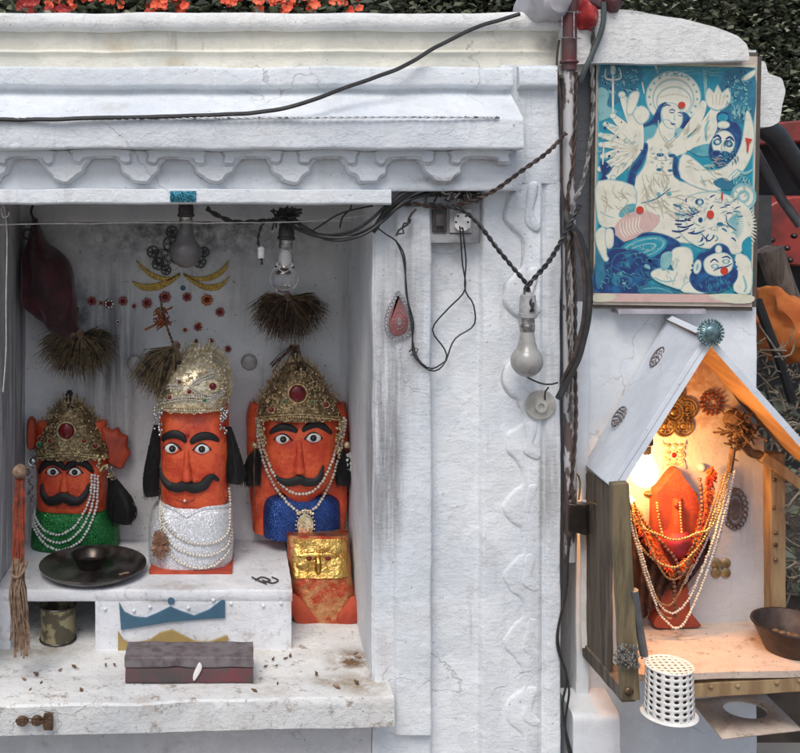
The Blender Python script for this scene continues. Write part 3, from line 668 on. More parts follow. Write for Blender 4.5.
def idol_left():
    yr=.40; t=thing('idol',P(70,545,yr),'orange stone idol head in green sequins, leftmost and smallest, behind the steel plate','idol','orange mustached idols in the niche')
    mb=MB(); body=[(425,34,104,.415,.455),(440,33,106,.40,.455),(460,34,106,.385,.455),(490,34,106,.378,.455),(512,35,106,.38,.455),(520,38,104,.385,.455),(546,32,116,.385,.455)]
    sf=loft(mb,body,yr,n=3.2); rough(mb,.003,20,amp2=.0012,s2=60); obj('body',mb,m_orange,t)
    mb=MB(); o_=[(98,432),(104,429),(110,434),(116,431),(120,437),(127,440),(126,450),(129,457),(124,466),(120,473),(112,470),(104,462)]
    relief(mb,pix(o_,yr,3),.44,.016,.006); rough(mb,.003,30); obj('side_ruff',mb,m_orange_d,t); mb=MB(); relief(mb,pix([(25,424),(32,423),(34,450),(25,451)],yr,3),.44,.016,.005); rough(mb,.003,30); obj('side_ruff',mb,m_orange_d,t)
    mb=MB(); rows=[(511,34,108,.374,.44),(517,32,112,.366,.44),(530,30,117,.362,.44),(547,29,118,.362,.44)]; df=loft(mb,rows,yr,n=3); rough(mb,.0015,25); obj('dress',mb,m_green,t)
    obj('nose',nose(sf,yr,65.5,470,488,6,.011),m_orange,t)
    eye(t,sf,yr,54.5,470,6.4,4.2); eye(t,sf,yr,76,470,6.4,4.2)
    s=sc(yr)
    for pts in ([(39,473),(45,464),(54,460),(62,463),(66,468)],[(66,468),(71,463),(80,460),(88,464),(94,471)]):
        mb=MB(); stroke(mb,sf,yr,pts,lambda u:s*(1.1+3.0*math.sin(math.pi*u)**.7),.001,flat=.7); obj('eyebrow',mb,m_black,t)
    mb=MB(); stroke(mb,sf,yr,[(43,482),(44,491),(50,498),(58,497),(65,494),(72,497),(80,498),(87,491),(90,481)],lambda u:s*(.6+5.0*math.sin(math.pi*u)**.75),.002,flat=.7); obj('moustache',mb,m_black,t)
    mb=MB(); stroke(mb,sf,yr,[(58,505),(62,503),(66,505),(70,503),(74,505)],.0018,.001); obj('mouth',mb,m_orange_d,t)
    crown(t,None,(69,470,[(34,459),(45,455),(58,452),(69,451),(82,452),(95,455),(107,459)]),yr,sf,.06,(68.5,428),10,side=[(40,444,3,2),(96,444,3,0),(52,438,2.5,0),(86,438,2.5,0)],mat_=m_olive,
          rows=[(403,62,76,.40,.43),(407,57,81,.392,.43),(414,51,88,.382,.43),(424,45,94,.375,.44),(434,40,100,.37,.44),(443,35,105,.366,.45),(452,33,108,.362,.45),(457,33,108,.362,.45)],seed=2,nfil=200)
    mb=MB(); tube(mb,wp([(69,406),(69,398),(69,390)],.405,4),lambda u:.009*(1-u)+.002,8)
    for k in range(30): tt=random.uniform(0,1); ball(mb,P(69+random.uniform(-6,6)*(1-tt*.6),408-tt*17,.40+random.uniform(-.01,.01)),.0035,5,4)
    obj('crown_finial',mb,mat('dark_finial',(.05,.05,.045),metal=.5,rough_=.5),t)
    mb=MB(); ball(mb,P(33,461,.37),.009,10,8); ring(mb,P(33,461,.366),.011,.002,12,5)
    for k in range(16): ball(mb,P(30+random.uniform(-2,3),465+k*2.4,.38),.003,5,4)
    obj('ear_ornament',mb,m_silver,t)
    mb=MB()
    for k in range(34): ball(mb,P(98+random.uniform(-1,1)*5+k*.35,458+random.uniform(-3,6)+k*.4,.375),random.uniform(.002,.005),6,5)
    for k in range(12): ball(mb,P(113+3.5*math.cos(k),476+3.5*math.sin(k),.372),.002,5,4)
    obj('ear_ornament',mb,m_olive,t)
    tuft(t,[(112,478),(116,488),(120,500),(122,514),(121,523)],[4,8,13,14.5,11],.40,yr,'hair_tassel')
    return sf,df,yr
def idol_middle():
    yr=.27; t=thing('idol',P(190,572,yr),'tallest orange stone idol in the middle, wearing a white glitter dress and bright gold crown','idol','orange mustached idols in the niche')
    mb=MB(); body=[(400,165,224,.30,.36),(412,160,228,.275,.36),(430,158,229,.262,.36),(460,158,229,.256,.36),(490,158,229,.258,.36),(505,160,229,.262,.36),(516,164,228,.268,.36),(572,160,228,.27,.36)]
    sf=loft(mb,body,yr,n=3.4); rough(mb,.003,20,amp2=.0012,s2=60); obj('body',mb,m_orange,t)
    mb=MB(); rows=[(508,159,231,.262,.35),(514,152,233,.252,.35),(525,148,234,.245,.35),(545,146,234,.24,.35),(566,147,233,.238,.35)]; df=loft(mb,rows,yr,n=3); rough(mb,.002,20)
    obj('dress',mb,m_wglit,t)
    mb=MB(); stroke(mb,df,yr,[(160,508),(168,508),(178,510),(187,514),(197,510),(212,507),(229,509)],.005,.0,flat=.6); obj('neckline',mb,m_wglit,t)
    mb=MB(); prof(mb,[(X(152,yr),.355),(X(150,yr),.233),(X(232,yr),.233),(X(234,yr),.355)],Z(573.5,.27),Z(565,.27),.01,MZ,r=.004); rough(mb,.001); obj('plinth',mb,m_orange_d,t)
    obj('nose',nose(sf,yr,187,448,478,6,.016),m_orange,t)
    eye(t,sf,yr,172.6,447.7,7.6,5); eye(t,sf,yr,202,447.7,7.6,5); s=sc(yr)
    for pts in ([(162,442),(166,436.5),(174,433.5),(182,435.5),(186,441)],[(191,442.5),(195,438),(203,435),(212,436),(219,441)]):
        mb=MB(); stroke(mb,sf,yr,pts,lambda u:s*(.9+3.3*math.sin(math.pi*u)**.6),.001,flat=.7); obj('eyebrow',mb,m_black,t)
    mb=MB(); stroke(mb,sf,yr,[(160,471),(163,479),(170,485),(179,486),(186,483.5),(194,486),(203,484),(208,478),(213,475.5),(219,480)],lambda u:s*(1.0+4.6*math.sin(math.pi*u)**.7),.002,flat=.7); obj('moustache',mb,m_black,t)
    mb=MB(); stroke(mb,sf,yr,[(176,497),(181,499),(185,501),(190,499),(195,497)],.0022,.001,m=0); ball(mb,onto(sf,yr,185,499,.003),.0035,10,8,m=1)
    ball(mb,onto(sf,yr,188,434,.001),(.0035,.002,.005),8,6,m=2); obj('mouth',mb,[m_orange_d,m_pearl,m_red],t)
    co,cs=crown(t,None,(190,440,[(156,413),(165,410),(178,408),(192,408),(205,408),(217,410),(227,414)]),yr,sf,.06,(213,385),5,side=[(190,389,2.6,0),(170,396,2.5,0),(205,398,2.2,2),(180,380,2,0)],mat_=m_goldp,pearl=m_goldp,
          rows=[(351,192,209,.30,.33),(356,184,217,.287,.34),(364,174,223,.27,.35),(374,161,227,.255,.35),(388,155,229,.243,.36),(404,155,228,.243,.36),(411,155,228,.245,.36)],seed=5,nfil=240)
    mb=MB()
    for pts in ([(188,388),(194,380),(204,375),(214,372)],[(160,402),(175,396),(192,394),(208,396),(224,392)],[(192,384),(200,390),(212,394),(222,390)],[(160,390),(170,384),(184,384)]):
        for o2 in (0,3): beads(mb,[onto(cs,yr,a,b+o2,.004) for a,b in cat(pts,6)],.0027,1.0)
    obj('pearl_rows',mb,m_pearl,co)
    mb=MB()
    for k in range(60):
        if k==30: obj('ear_ornament',mb,m_silver,t); mb=MB()
        sd_=-1 if k<30 else 1; ball(mb,P((158 if sd_<0 else 224)+random.uniform(-4,4),random.uniform(408,436),.265+random.uniform(-.004,.004)),random.uniform(.002,.0042),6,5)
    obj('ear_ornament',mb,m_silver,t)
    tuft(t,[(156,428),(154,445),(152,465),(150,485),(151,500)],[3,5,7,8,8],.30,yr)
    tuft(t,[(228,430),(231,445),(233,462),(235,476),(234,487)],[3,5.5,8.5,10,9],.30,yr)
    mb=MB(); c=P(160,545,.235)
    for k in range(170):
        a=random.uniform(0,2*math.pi); r=random.uniform(.012,.028); p=c+Vector((math.cos(a)*r*.8,random.uniform(-.006,.004),math.sin(a)*r*1.2)); tube(mb,[c,c.lerp(p,.6)+Vector((0,-.005,0)),p],.0009,4)
        ball(mb,p,.0018,5,4)
    obj('beaded_flower',mb,mat('rose_gold',(.42,.25,.17),(.25,.13,.09),80,.45,.4),t)
    return sf,df,yr
def idol_right():
    yr=.36; t=thing('idol',P(300,540,yr),'orange stone idol on the right, blue sequin collar, standing over the gold foil face','idol','orange mustached idols in the niche')
    mb=MB(); rows=[(410,250,349,.405,.455),(430,247,351,.40,.455),(480,248,351,.40,.455),(520,252,350,.395,.455),(541,254,348,.395,.455)]; loft(mb,rows,yr,n=5); rough(mb,.003,20); obj('back_slab',mb,m_orange,t)
    mb=MB(); body=[(405,268,336,.385,.44),(416,262,341,.365,.44),(430,261,342,.352,.44),(455,262,341,.345,.44),(478,268,337,.346,.44),(494,279,326,.355,.44),(504,290,316,.37,.44)]
    sf=loft(mb,body,yr,n=2.9); rough(mb,.003,20,amp2=.0012,s2=60); obj('body',mb,m_orange,t)
    mb=MB(); rows=[(499,275,332,.375,.44),(504,266,340,.365,.44),(515,263,343,.358,.44),(541,263,343,.356,.44)]; df=loft(mb,rows,yr,n=3.6); rough(mb,.002,20); obj('collar',mb,m_blue,t)
    obj('nose',nose(sf,yr,299,440,470,6.5,.015),m_orange,t)
    eye(t,sf,yr,283,438.5,7.6,4.8); eye(t,sf,yr,313,437,7.6,4.8); s=sc(yr)
    for pts in ([(270,434),(276,429),(284,426.5),(292,428),(297,431)],[(302,430.5),(308,426),(317,424),(325,428),(332,434)]):
        mb=MB(); stroke(mb,sf,yr,pts,lambda u:s*(.9+3.0*math.sin(math.pi*u)**.6),.001,flat=.7); obj('eyebrow',mb,m_black,t)
    mb=MB(); stroke(mb,sf,yr,[(273,474),(279,479),(287,481),(294,479.5),(299,477.5),(305,480),(314,480),(320,474),(323,464)],lambda u:s*(.6+4.3*math.sin(math.pi*u)**.7),.002,flat=.7); obj('moustache',mb,m_black,t)
    mb=MB(); stroke(mb,sf,yr,[(290,490),(295,489),(300,491),(305,489),(309,490)],.002,.001); obj('mouth',mb,m_orange_d,t)
    crown(t,None,(298,440,[(259,422),(270,418),(284,415),(298,414),(312,415),(330,418),(344,423)]),yr,sf,.06,(297,391.5),10.5,side=[(271,409,3.2,0),(326,404,3.2,0),(284,400,2,2),(312,400,2,2)],
          rows=[(363,294,302,.375,.40),(369,285,312,.365,.41),(378,277,319,.352,.41),(389,271,326,.342,.42),(400,264,333,.337,.42),(410,259,339,.334,.43),(420,257,344,.334,.43)],seed=9,nfil=210)
    mb=MB()
    for k in range(110):
        if k==55: ball(mb,P(255,445,.35),.008,10,8); obj('ear_ornament',mb,m_olive,t); mb=MB()
        sd_=-1 if k<55 else 1; u=random.uniform(0,1); ball(mb,P((261 if sd_<0 else 340)+sd_*u*-3+random.uniform(-3,3),420+u*38,.355+random.uniform(-.005,.005)),random.uniform(.002,.004),6,5)
    ball(mb,P(347,445,.35),.008,10,8); obj('ear_ornament',mb,m_olive,t)
    tuft(t,[(258,452),(254,462),(252,474),(253,488)],[4,7,9,8],.385,yr); tuft(t,[(341,452),(344,462),(345,474),(344,488)],[4,7,8.5,7],.385,yr)
    mb=MB()
    for k in range(14): ball(mb,P(350+random.uniform(-3,4),454+k*1.2,.38),.005,6,5)
    obj('shell_tassel',mb,m_pearlw,t)
    return sf,df,yr
def strand(mb, surfs, yr, pts, r, m=None, off=.004):
    q=cat(pts,8); path=[]
    for a,b in q:
        y=min(s(a,b) for s in surfs); path.append(Vector((X(a,yr),y-off,Z(b,yr))))
    # keep it hanging clear of hollows
    for _ in range(3):
        ys=[p.y for p in path]
        for i in range(1,len(path)-1): path[i].y=min(ys[i],(ys[i-1]+ys[i+1])/2)
    beads(mb,path,r,1.02,m,8,6); tube(mb,path,.0006,4,m)
def necklace(label, surfs, yr, strands, r, m, extra=None):
    t=thing('pearl_necklace',P(strands[0][0][0],strands[0][0][1],yr),label,'necklace','pearl necklaces on the idols')
    for pts in strands:
        mb=MB(); strand(mb,surfs,yr,pts,r); obj('pearl_strand',mb,m,t)
    if extra: extra(t)
s1,d1,y1=idol_left()
necklace('three pearl strands on the leftmost green-dressed idol',(s1,d1),y1,[
 [(93,472),(92,492),(86,508),(76,522),(62,529),(48,526),(38,518),(32,511)],[(96,473),(95,494),(90,512),(80,528),(64,537),(48,533),(37,523),(32,514)],[(99,474),(98,500),(93,518),(83,535),(66,544),(50,540),(37,528),(32,518)]],.0036,m_pearlw)
s2,d2,y2=idol_middle()
necklace('three pearl strands across the white glitter dress of the middle idol',(s2,d2),y2,[
 [(158,484),(158,500),(164,518),(178,532),(196,539),(214,539),(228,532),(230,512),(229,490)],[(158,486),(159,510),(165,530),(178,544),(196,550),(214,550),(228,544),(231,530)],[(159,500),(162,530),(172,550),(188,560),(206,563),(220,558),(230,548),(232,530)]],.0034,m_pearl)
s3,d3,y3=idol_right()
def pend(t):
    mb=MB(); c=onto(lambda a,b:min(s3(a,b),d3(a,b)),y3,305,524,.004); s=sc(y3)
    ball(mb,c,(8*s,.004,11*s),16,10); ring(mb,c+Vector((0,-.003,0)),7.5*s,.0022,20,6,ry=10.5*s)
    for k in range(20): a=k*math.pi/10; ball(mb,c+Vector((math.cos(a)*9.5*s,-.001,math.sin(a)*13*s)),.002,6,5)
    for k in range(-3,4): ball(mb,c+Vector((k*.006,-.002,.031+.004*math.cos(k))),.0036,6,5)
    for k in range(14): ball(mb,c+Vector((random.uniform(-.009,.009),-.005,random.uniform(-.014,.014))),.0022,6,5)
    obj('pendant',mb,m_goldp,t)
necklace('double pearl necklace with oval gilt pendant on the rightmost blue-collared idol',(s3,d3,lambda a,b:.385),y3,[
 [(258,421),(261,440),(268,462),(277,479),(289,490),(302,493),(314,489),(326,474),(337,450),(343,432),(345,419)],[(257,421),(259,445),(266,470),(278,493),(290,505),(301,512),(313,509),(326,495),(338,465),(344,440),(347,421)]],.0040,m_pearl,pend)
mb=MB()
for pts in ([(258,408),(270,392),(283,370),(292,350),(296,340)],[(345,409),(330,392),(310,372),(298,350),(294,340)],[(258,408),(256,430),(254,470),(256,515)]): tube(mb,wp(pts,.345,4),.0011,5)
stick('tie_string','thin cords tying the crown of the rightmost idol to the bristle bunch above',mb,m_straw2,'cord')
# gold foil face block
t=thing('foil_block',P(325,625,.3),'vermilion stone wrapped in gold foil with a small face, below the rightmost idol','idol')
mb=MB(); vs=[]; rows=[(541,288,351),(560,289,352),(580,290,354),(600,292,356),(625.5,294,359)]
fb=loft(mb,[(a,b,c,.325-.06*(a-541)/84,.375) for a,b,c in rows],.29,n=8); rough(mb,.003,20); obj('block',mb,m_copper,t)
mb=MB(); g=loft(mb,[(a,b+2,c-2,.320-.06*(a-541)/84,.372) for a,b,c in [(543,288,351),(550,289,351.5),(562,289,352),(572,290,352),(579,290,353)]],.29,n=8); rough(mb,.004,30); obj('foil_sheet',mb,m_foil,t)
mb=MB(); ball(mb,P(318,566,.300),(.0085,.012,.022),10,8); ball(mb,P(303,566,.307),(.018,.008,.012),10,8); ball(mb,P(334,566,.307),(.018,.008,.012),10,8); ball(mb,P(318,556,.308),(.05,.006,.01),12,8); obj('face_relief',mb,m_foil,t)
for a in (309,328):
    mb=MB(); ball(mb,P(a,558.5,.301),(.0065,.006,.0048),10,8); obj('eye',mb,m_ruby,t)
mb=MB(); relief(mb,pix([(289,596),(300,600),(312,615),(316,624),(296,624)],.26,3),.271,.003,.002); obj('painted_base',mb,m_orange_d,t); mb=MB(); relief(mb,pix([(358,624),(338,624),(342,612),(355,598)],.26,3),.271,.003,.002); obj('painted_base',mb,m_orange_d,t)

# ------------------------------------------------------------------ things on the shelves
c=Vector((X(93,.245),.245,zp)); rp=.119
mb=MB(); lathe(mb,c+Vector((0,0,.001)),[(.001,0),(.09,0),(.1,.002),(rp-.004,.013),(rp,.018),(rp,.021),(rp-.005,.019),(.098,.006),(.088,.005),(.001,.0045)],64,closed=True)
tag(obj('steel_plate',mb,mat('smoked_steel',(.16,.15,.145),(.05,.045,.042),14,.3,.7,bump=.15)),'round smoke-darkened steel plate on the platform before the leftmost idol','plate')
mb=MB(); c2=c+Vector((-.008,.015,.0058)); lathe(mb,c2,[(.001,0),(.024,0),(.034,.016),(.042,.030),(.044,.031),(.04,.029),(.03,.012),(.001,.006)],36,closed=True)
tag(obj('oil_bowl',mb,m_rust),'small black bowl standing on the blackened steel plate','bowl')
mb=MB(); beam(mb,c+Vector((.063,-.035,.0075)),c+Vector((.082,-.02,.0075)),.007,.0015); tag(obj('ash_stub',mb,m_jute),'short pale burnt stub lying on the right of the steel plate','stub')
t=thing('tin_can',(X(58,.19),.19,zf),'old patterned tin can inside the platform hole','can')
cc=Vector((X(58,.19),.19,zf)); mb=MB(); lathe(mb,cc,[(.038,0),(.039,.002),(.0375,.005),(.0375,.072),(.039,.075),(.037,.076),(.036,.072),(.036,.01),(.001,.008)],32,closed=True); obj('can_body',mb,mat('tin_print',(.30,.26,.15),(.10,.085,.055),34,.45,.4,lo=.47,hi=.53),t)
mb=MB(); ring(mb,cc+Vector((0,0,.003)),.0385,.002,28,5,ax=(1,0,0),ay=(0,1,0)); obj('bottom_rim',mb,m_rust,t)
mb=MB(); ring(mb,cc+Vector((0,0,.076)),.0385,.0018,28,5,ax=(1,0,0),ay=(0,1,0)); obj('top_rim',mb,m_rust,t)
# maroon box
t=thing('wooden_box',P(189,683,-.01),'battered maroon and black wooden box lying on the sill','box')
zb=zf+.001; xa,xb=X(125,-.02),X(253,-.02); ht=.053
mb=MB(); prof(mb,[(-.018,zb),(-.018,zb+.031),(.056,zb+.031),(.056,zb)],xa,xb,.01,MX,r=.004); rough(mb,.0022,22); obj('box_base',mb,mat('scuffed_dark_wood',(.075,.06,.06),(.16,.045,.052),18,.6,bump=.9,bs=60,lo=.4,hi=.65),t)
mb=MB(); prof(mb,[(-.021,zb+.032),(-.020,zb+ht),(.056,zb+ht),(.058,zb+.032)],xa-.001,xb+.001,.01,MX,r=.004); rough(mb,.0022,22); obj('lid',mb,mat('scuffed_maroon_lid',(.18,.16,.165),(.09,.065,.068),34,.65,bump=.9,bs=60,lo=.35,hi=.68),t)
mb=MB(); y0=-.022; relief(mb,pix([(197,666),(200,663),(202,668),(198,676),(194,681),(193,676)],y0,3),y0,.001,.0006); obj('bare_patch',mb,m_white,t)
# leaf scraps
def scrap(label,pts,y0,z,m,curl=.004,name='dry_leaf'):
    mb=MB(); q=cat([(X(a,y),y) for a,y in pts],3,True); v=[(a,b,z+.001+curl*abs(noise.noise(Vector((a*60,b*60,0))))) for a,b in q]; Nn=len(v)
    cx=sum(p[0] for p in v)/Nn; cy=sum(p[1] for p in v)/Nn
    mb.add(v+[(cx,cy,z+.0035)]+[(p[0],p[1],p[2]-.0008) for p in v],[(i,(i+1)%Nn,Nn) for i in range(Nn)]+[(i,Nn+1+i,Nn+1+(i+1)%Nn,(i+1)%Nn) for i in range(Nn)]); tag(obj(name,mb,m),label,'leaf','dry scraps on the shelves')
m_dry=mat('dry_leaf_brown',(.16,.10,.055),(.08,.05,.03),50,.8); m_dryd=mat('dark_twig',(.06,.055,.05),rough_=.8)
mb=MB()
for pts in ([(255,580),(262,577),(270,580),(262,582),(256,579)],[(262,580),(272,583),(278,580),(272,577)],[(252,577),(258,580),(266,584)]): tube(mb,[Vector((X(a,.2),CY+.851*F/(b-VY),zp+.003)) for a,b in cat(pts,4)],.0016,5)
stick('dry_twig','dark curled twig lying on the platform before the rightmost idol',mb,m_dryd,'twig')
for i in range(26):
    a=random.uniform(240,372); y0=random.uniform(-.05,.12); 
    if i>15: a=random.uniform(20,118); y0=random.uniform(-.05,.11)
    mb=MB(); c=Vector((X(a,y0),y0,zf+.0015)); w=random.uniform(.003,.010); an=random.uniform(0,3)
    d=Vector((math.cos(an),math.sin(an),0)); e=Vector((-d.y,d.x,0))
    pts=[c-d*w,c-d*w*.3+e*w*.4,c+d*w,c-d*w*.2-e*w*.4]; mb.add([p+Vector((0,0,.001*k)) for k,p in enumerate(pts)]+[p-Vector((0,0,.001)) for p in pts],[(0,1,2,3),(7,6,5,4),(0,4,5,1),(1,5,6,2),(2,6,7,3),(3,7,4,0)])
    tag(obj('dry_scrap',mb,m_dry if i%3 else m_jute),('dry scrap of leaf lying on the %s half of the niche sill'%('right' if i<=15 else 'left')),'leaf scrap','leaf scraps on the %s of the sill'%('right' if i<=15 else 'left'))
# ------------------------------------------------------------------ bristle bunches, bag, tassels
m_brd=flatm('dark_bristle',(.03,.024,.018)); m_brl=flatm('light_bristle',(.24,.17,.09),.4)
def bunch(name,label,top,knot,c_,n,rad,a0,a1,y,m,drop=1.0,stem=True,bias=0):
    t=thing(name,P(knot[0],knot[1],y),label,'bristle bunch','bristle bunches hanging in the niche'); s=sc(y)
    mb=MB(); k=P(knot[0],knot[1],y)
    for i in range(n):
        a=a0+(a1-a0)*random.random(); r=rad*s*(random.uniform(.5,1.08) if random.random()<.6 else random.uniform(.85,1.0)); ph=random.uniform(-1,1)
        d=Vector((math.sin(a),-.35+ph*.55,-math.cos(a)))
        e=k+Vector((d.x*r,d.y*r*.55,d.z*r*drop)); mid=k.lerp(e,.5)+Vector((d.x*r*.10,0,r*.10*abs(math.sin(a))))+Vector((random.gauss(0,.005),0,random.gauss(0,.005))); e+=Vector((random.gauss(0,.006),0,-abs(random.gauss(0,.011))))
        tube(mb,[k+Vector((d.x*.004,0,0)),mid,e],lambda u:.0011*(1-u*.75),4,m=random.choice((0,0,1,2)))
    obj('bristles',mb,[m,m_brd,m_brl],t)
    mb=MB(); ball(mb,k,(.009,.009,.012),10,8)
    for j in range(3): ring(mb,k+Vector((0,0,-.004+.004*j)),.0095,.0015,14,5,ax=(1,0,0),ay=(0,1,0))
    obj('binding',mb,m_jute,t)
    mb=MB(); twin(mb,wp([(*p,y) for p in top],n=5),.0016,.02); obj('cord',mb,m_straw2,t)
bunch('bristle_bunch','dark fan of straw bristles hanging on a cord beside the maroon bag',[(78,308),(77,322),(79,334)],(80,334),None,950,40,-1.55,1.55,.38,m_straw)
bunch('bristle_bunch','wide brown bristle bunch hanging under the clear bulb',[(286,290),(288,293),(288,297)],(288,297),None,950,40,-1.45,1.45,.40,m_straw2,1.0)
bunch('bristle_bunch','tilted dark straw bunch leaning on the middle crown',[(160,296),(163,312),(168,330),(174,345)],(176,346),None,800,50,-1.1,.2,.30,m_straw)
mb=MB()
for i in range(26):
    a=P(294+random.uniform(-5,5),345,.40); b=P(random.choice((272,300,304,298))+random.uniform(-3,3),370+random.uniform(-6,4),.36); tube(mb,[a,a.lerp(b,.5)+Vector((random.uniform(-.006,.006),0,0)),b],.0011,4)
stick('straw_wisp','loose straw wisps hanging between bristle bunch and rightmost crown',mb,m_straw2,'straw')
mb=MB()
for i in range(40):
    c=P(163+random.uniform(-7,6),318+random.uniform(-9,8),.37); d=Vector((random.uniform(-1,1),-.2,random.uniform(-1,1)))*.012; tube(mb,[c-d,c,c+d],.0016,4)
tube(mb,wp([(145,330),(155,325),(163,320)],.37,4),.003,5)
stick('dried_flowers','small dried flower sprig tied above the tilted straw bunch',mb,m_copper,'flowers')
t=thing('cloth_bag',P(50,335,.38),'dark maroon cloth bag hanging in the upper left corner of the niche','bag')
mb=MB(); loft(mb,[(218,30,36,.36,.40),(228,27,40,.35,.41),(240,25,44,.335,.42),(252,23,58,.325,.43),(262,22,66,.32,.43),(280,22,72,.31,.44),(300,24,75,.315,.44),(315,31,76,.325,.44),(328,45,75,.34,.43),(336,58,72,.36,.42),(339,66,70,.38,.40)],.36,n=2.3,seg=26,full=True)
for i,v in enumerate(mb.v): mb.v[i]=v+Vector((0,.014*math.sin(v.x*90+v.z*14)+.006*math.sin(v.x*210),0))+noise.noise_vector(v*16)*.008
obj('bag_body',mb,m_maroon,t)
mb=MB(); ring(mb,P(27,234,.34),.011,.0028,16,6); tube(mb,wp([(34,220),(31,212),(33,205)],.36,4),.003,6); obj('hook',mb,m_rust,t)
mb=MB(); 
for i in range(42):
    a=P(20+random.uniform(-4,4),470+random.uniform(0,10),.05); L=random.uniform(85,100)
    e=P(17+random.uniform(-6,7),470+L,.0); tube(mb,[a,a.lerp(e,.35)+Vector((random.uniform(-.008,.008),random.uniform(-.01,.01),0)),e],.0019,4)
t=thing('thread_tassel',P(20,660,.0),'long orange thread tassel with frayed jute end hanging at the far left of the niche','tassel')
obj('orange_threads',mb,mat('orange_thread',(.30,.055,.025),(.14,.035,.02),60,.85),t)
mb=MB()
for i in range(60):
    a=P(18+random.uniform(-6,6),562+random.uniform(-4,8),-.0); m1=P(17+random.uniform(-8,10),600,-.005+random.uniform(-.015,.015)); e=P(19+random.uniform(-9,11),random.uniform(625,662),-.01)
    tube(mb,cat([a,m1,e],4),.0016,4)
for k in range(4): tube(mb,wp([(10,571),(14,577),(20,576),(26,566),(27,560)],-.012+.003*k,5),.0025,5)
obj('jute_end',mb,m_jute,t)
mb=MB(); ball(mb,P(20,471,.045),(.016,.016,.014),12,8); rough(mb,.003,60); obj('pompom',mb,m_jute,t)
mb=MB(); tube(mb,wp([(2,205),(5,212),(7,240),(6,300),(6,350),(3,392)],-.01,6),.0013,5); tube(mb,wp([(1,208),(3,217),(8,216),(9,212)],-.02,5),.0014,5); stick('hanging_thread','single white thread hanging down at the far left edge of the niche',mb,m_thread,'thread')

# ------------------------------------------------------------------ bulbs
def bulb(label, cx, ytop, yneck, ycap, ybot, r, y, glass, tilt=0, holder=m_bake, lit=False, wire=None, hr=.55):
    s=sc(y); top=P(cx,ytop,y); rot=Matrix.Rotation(R(tilt),3,'Y')
    t=thing('light_bulb',top,label,'light bulb')
    H=lambda py:-(py-ytop)*s
    mb=MB(); hh=r*hr*s; lathe(mb,top,[(hh*.45,H(ytop)),(hh*.6,H(ytop)+-.002),(hh*.9,H(ytop)-.006),(hh,H(yneck)*.5),(hh,H(yneck)*.8),(hh*1.12,H(yneck)*.82),(hh*1.12,H(yneck)*.95),(hh*.95,H(yneck))],20,rot=rot); obj('holder',mb,holder,t)
    mb=MB(); lathe(mb,top,[(hh*.85,H(yneck)),(hh*.86,H((yneck+ycap)/2)),(hh*.92,H((yneck+ycap)/2)-.001),(hh*.86,H(ycap)),(hh*.8,H(ycap)-.001)],20,rot=rot); obj('cap',mb,m_cap,t)
    rr=r*s; L=ybot-ycap; pf=[(hh*.78,H(ycap)),(hh*.85,H(ycap+L*.08))]
    cyy=ybot-r; 
    a0=math.asin(min(.95,hh*1.25/rr))
    pf+=[(hh*1.0,H(ycap+(cyy-r*math.cos(a0)-ycap)*.6))]
    for k in range(15):
        a=a0+(math.pi-a0)*k/14; pf.append((max(.0004,rr*math.sin(a)),H(cyy-r*math.cos(a))))
    mb=MB(); lathe(mb,top,pf,28,rot=rot); g=obj('glass',mb,glass,t)
    return t,(lambda py: top+rot@Vector((0,0,H(py))))
m_dustg=mat('dusty_glass',(.13,.12,.115),(.085,.08,.075),30,.35,bump=.05); m_frost=mat('frosted_glass',(.34,.335,.32),(.26,.25,.235),30,.22,bump=.03,spec=.6)
def glassm(name,c=(1,1,1),rough_=.02):
    m,nt,b=newmat(name); b.inputs['Base Color'].default_value=c4(c); b.inputs['Roughness'].default_value=rough_; b.inputs['Transmission Weight'].default_value=1; b.inputs['IOR'].default_value=1.3; b.inputs['Coat Weight'].default_value=.6; return m
t,_=bulb('dark dusty bulb hanging under the lintel above the middle idol',186,200,217,222,268,15.5,.05,m_dustg,0,hr=.5)
t,f=bulb('clear glass bulb hanging above the brown bristle bunch',287,222,240,248,293,14.5,.06,glassm('clear_glass'),3)
mb=MB(); q=f(250); tube(mb,[q,f(262)],.006,8); tube(mb,cat([f(262)+Vector((-.002,0,0)),f(270)+Vector((-.009,0,0)),f(272)+Vector((0,0,-.003)),f(270)+Vector((.009,0,0)),f(262)+Vector((.002,0,0))],4),.0009,5); ball(mb,f(258),(.011,.008,.02),10,8)
obj('filament_stem',mb,m_white,t)
t,_=bulb('large frosted grey bulb dangling in front of the carved pillar',528,292,318,331,377,16,-.07,m_frost,1,holder=m_bakeg,hr=.52)
# ------------------------------------------------------------------ wires
def wire(label, paths, m, catg='wire', name='wire', group=None):
    mb=MB()
    for kind,pts,y,r in paths:
        q=wp(pts,y,8)
        if kind=='t': q=resample(q,.012); q=[p+noise.noise_vector(p*22)*.0016 for p in q]; tube(mb,q,r,7)
        else: twin(mb,q,r,kind)
    return stick(name,label,mb,m,catg,group)
wire('thick black cable sagging along the cornice up to the grey cloth',[('t',[(-80,121,-.111),(45,119.2,-.111),(110,117.5,-.111),(170,116.5,-.111),(250,113,-.106),(300,104,-.115),(350,86,-.085),(400,68,-.06),(440,45,-.03),(480,26,-.01),(525,13,.0)],None,.0042)],m_wire,'cable','power_cable')
wire('whitewashed twisted wire lying along the cornice edge',[(.03,[(-80,119.5,-.111),(0,118.8,-.111),(120,119,-.111),(260,117.8,-.111),(400,117,-.110),(500,117.5,-.108)],None,.0014)],mat('limed_wire',(.62,.64,.66),(.14,.14,.14),90,.7,lo=.55,hi=.6))
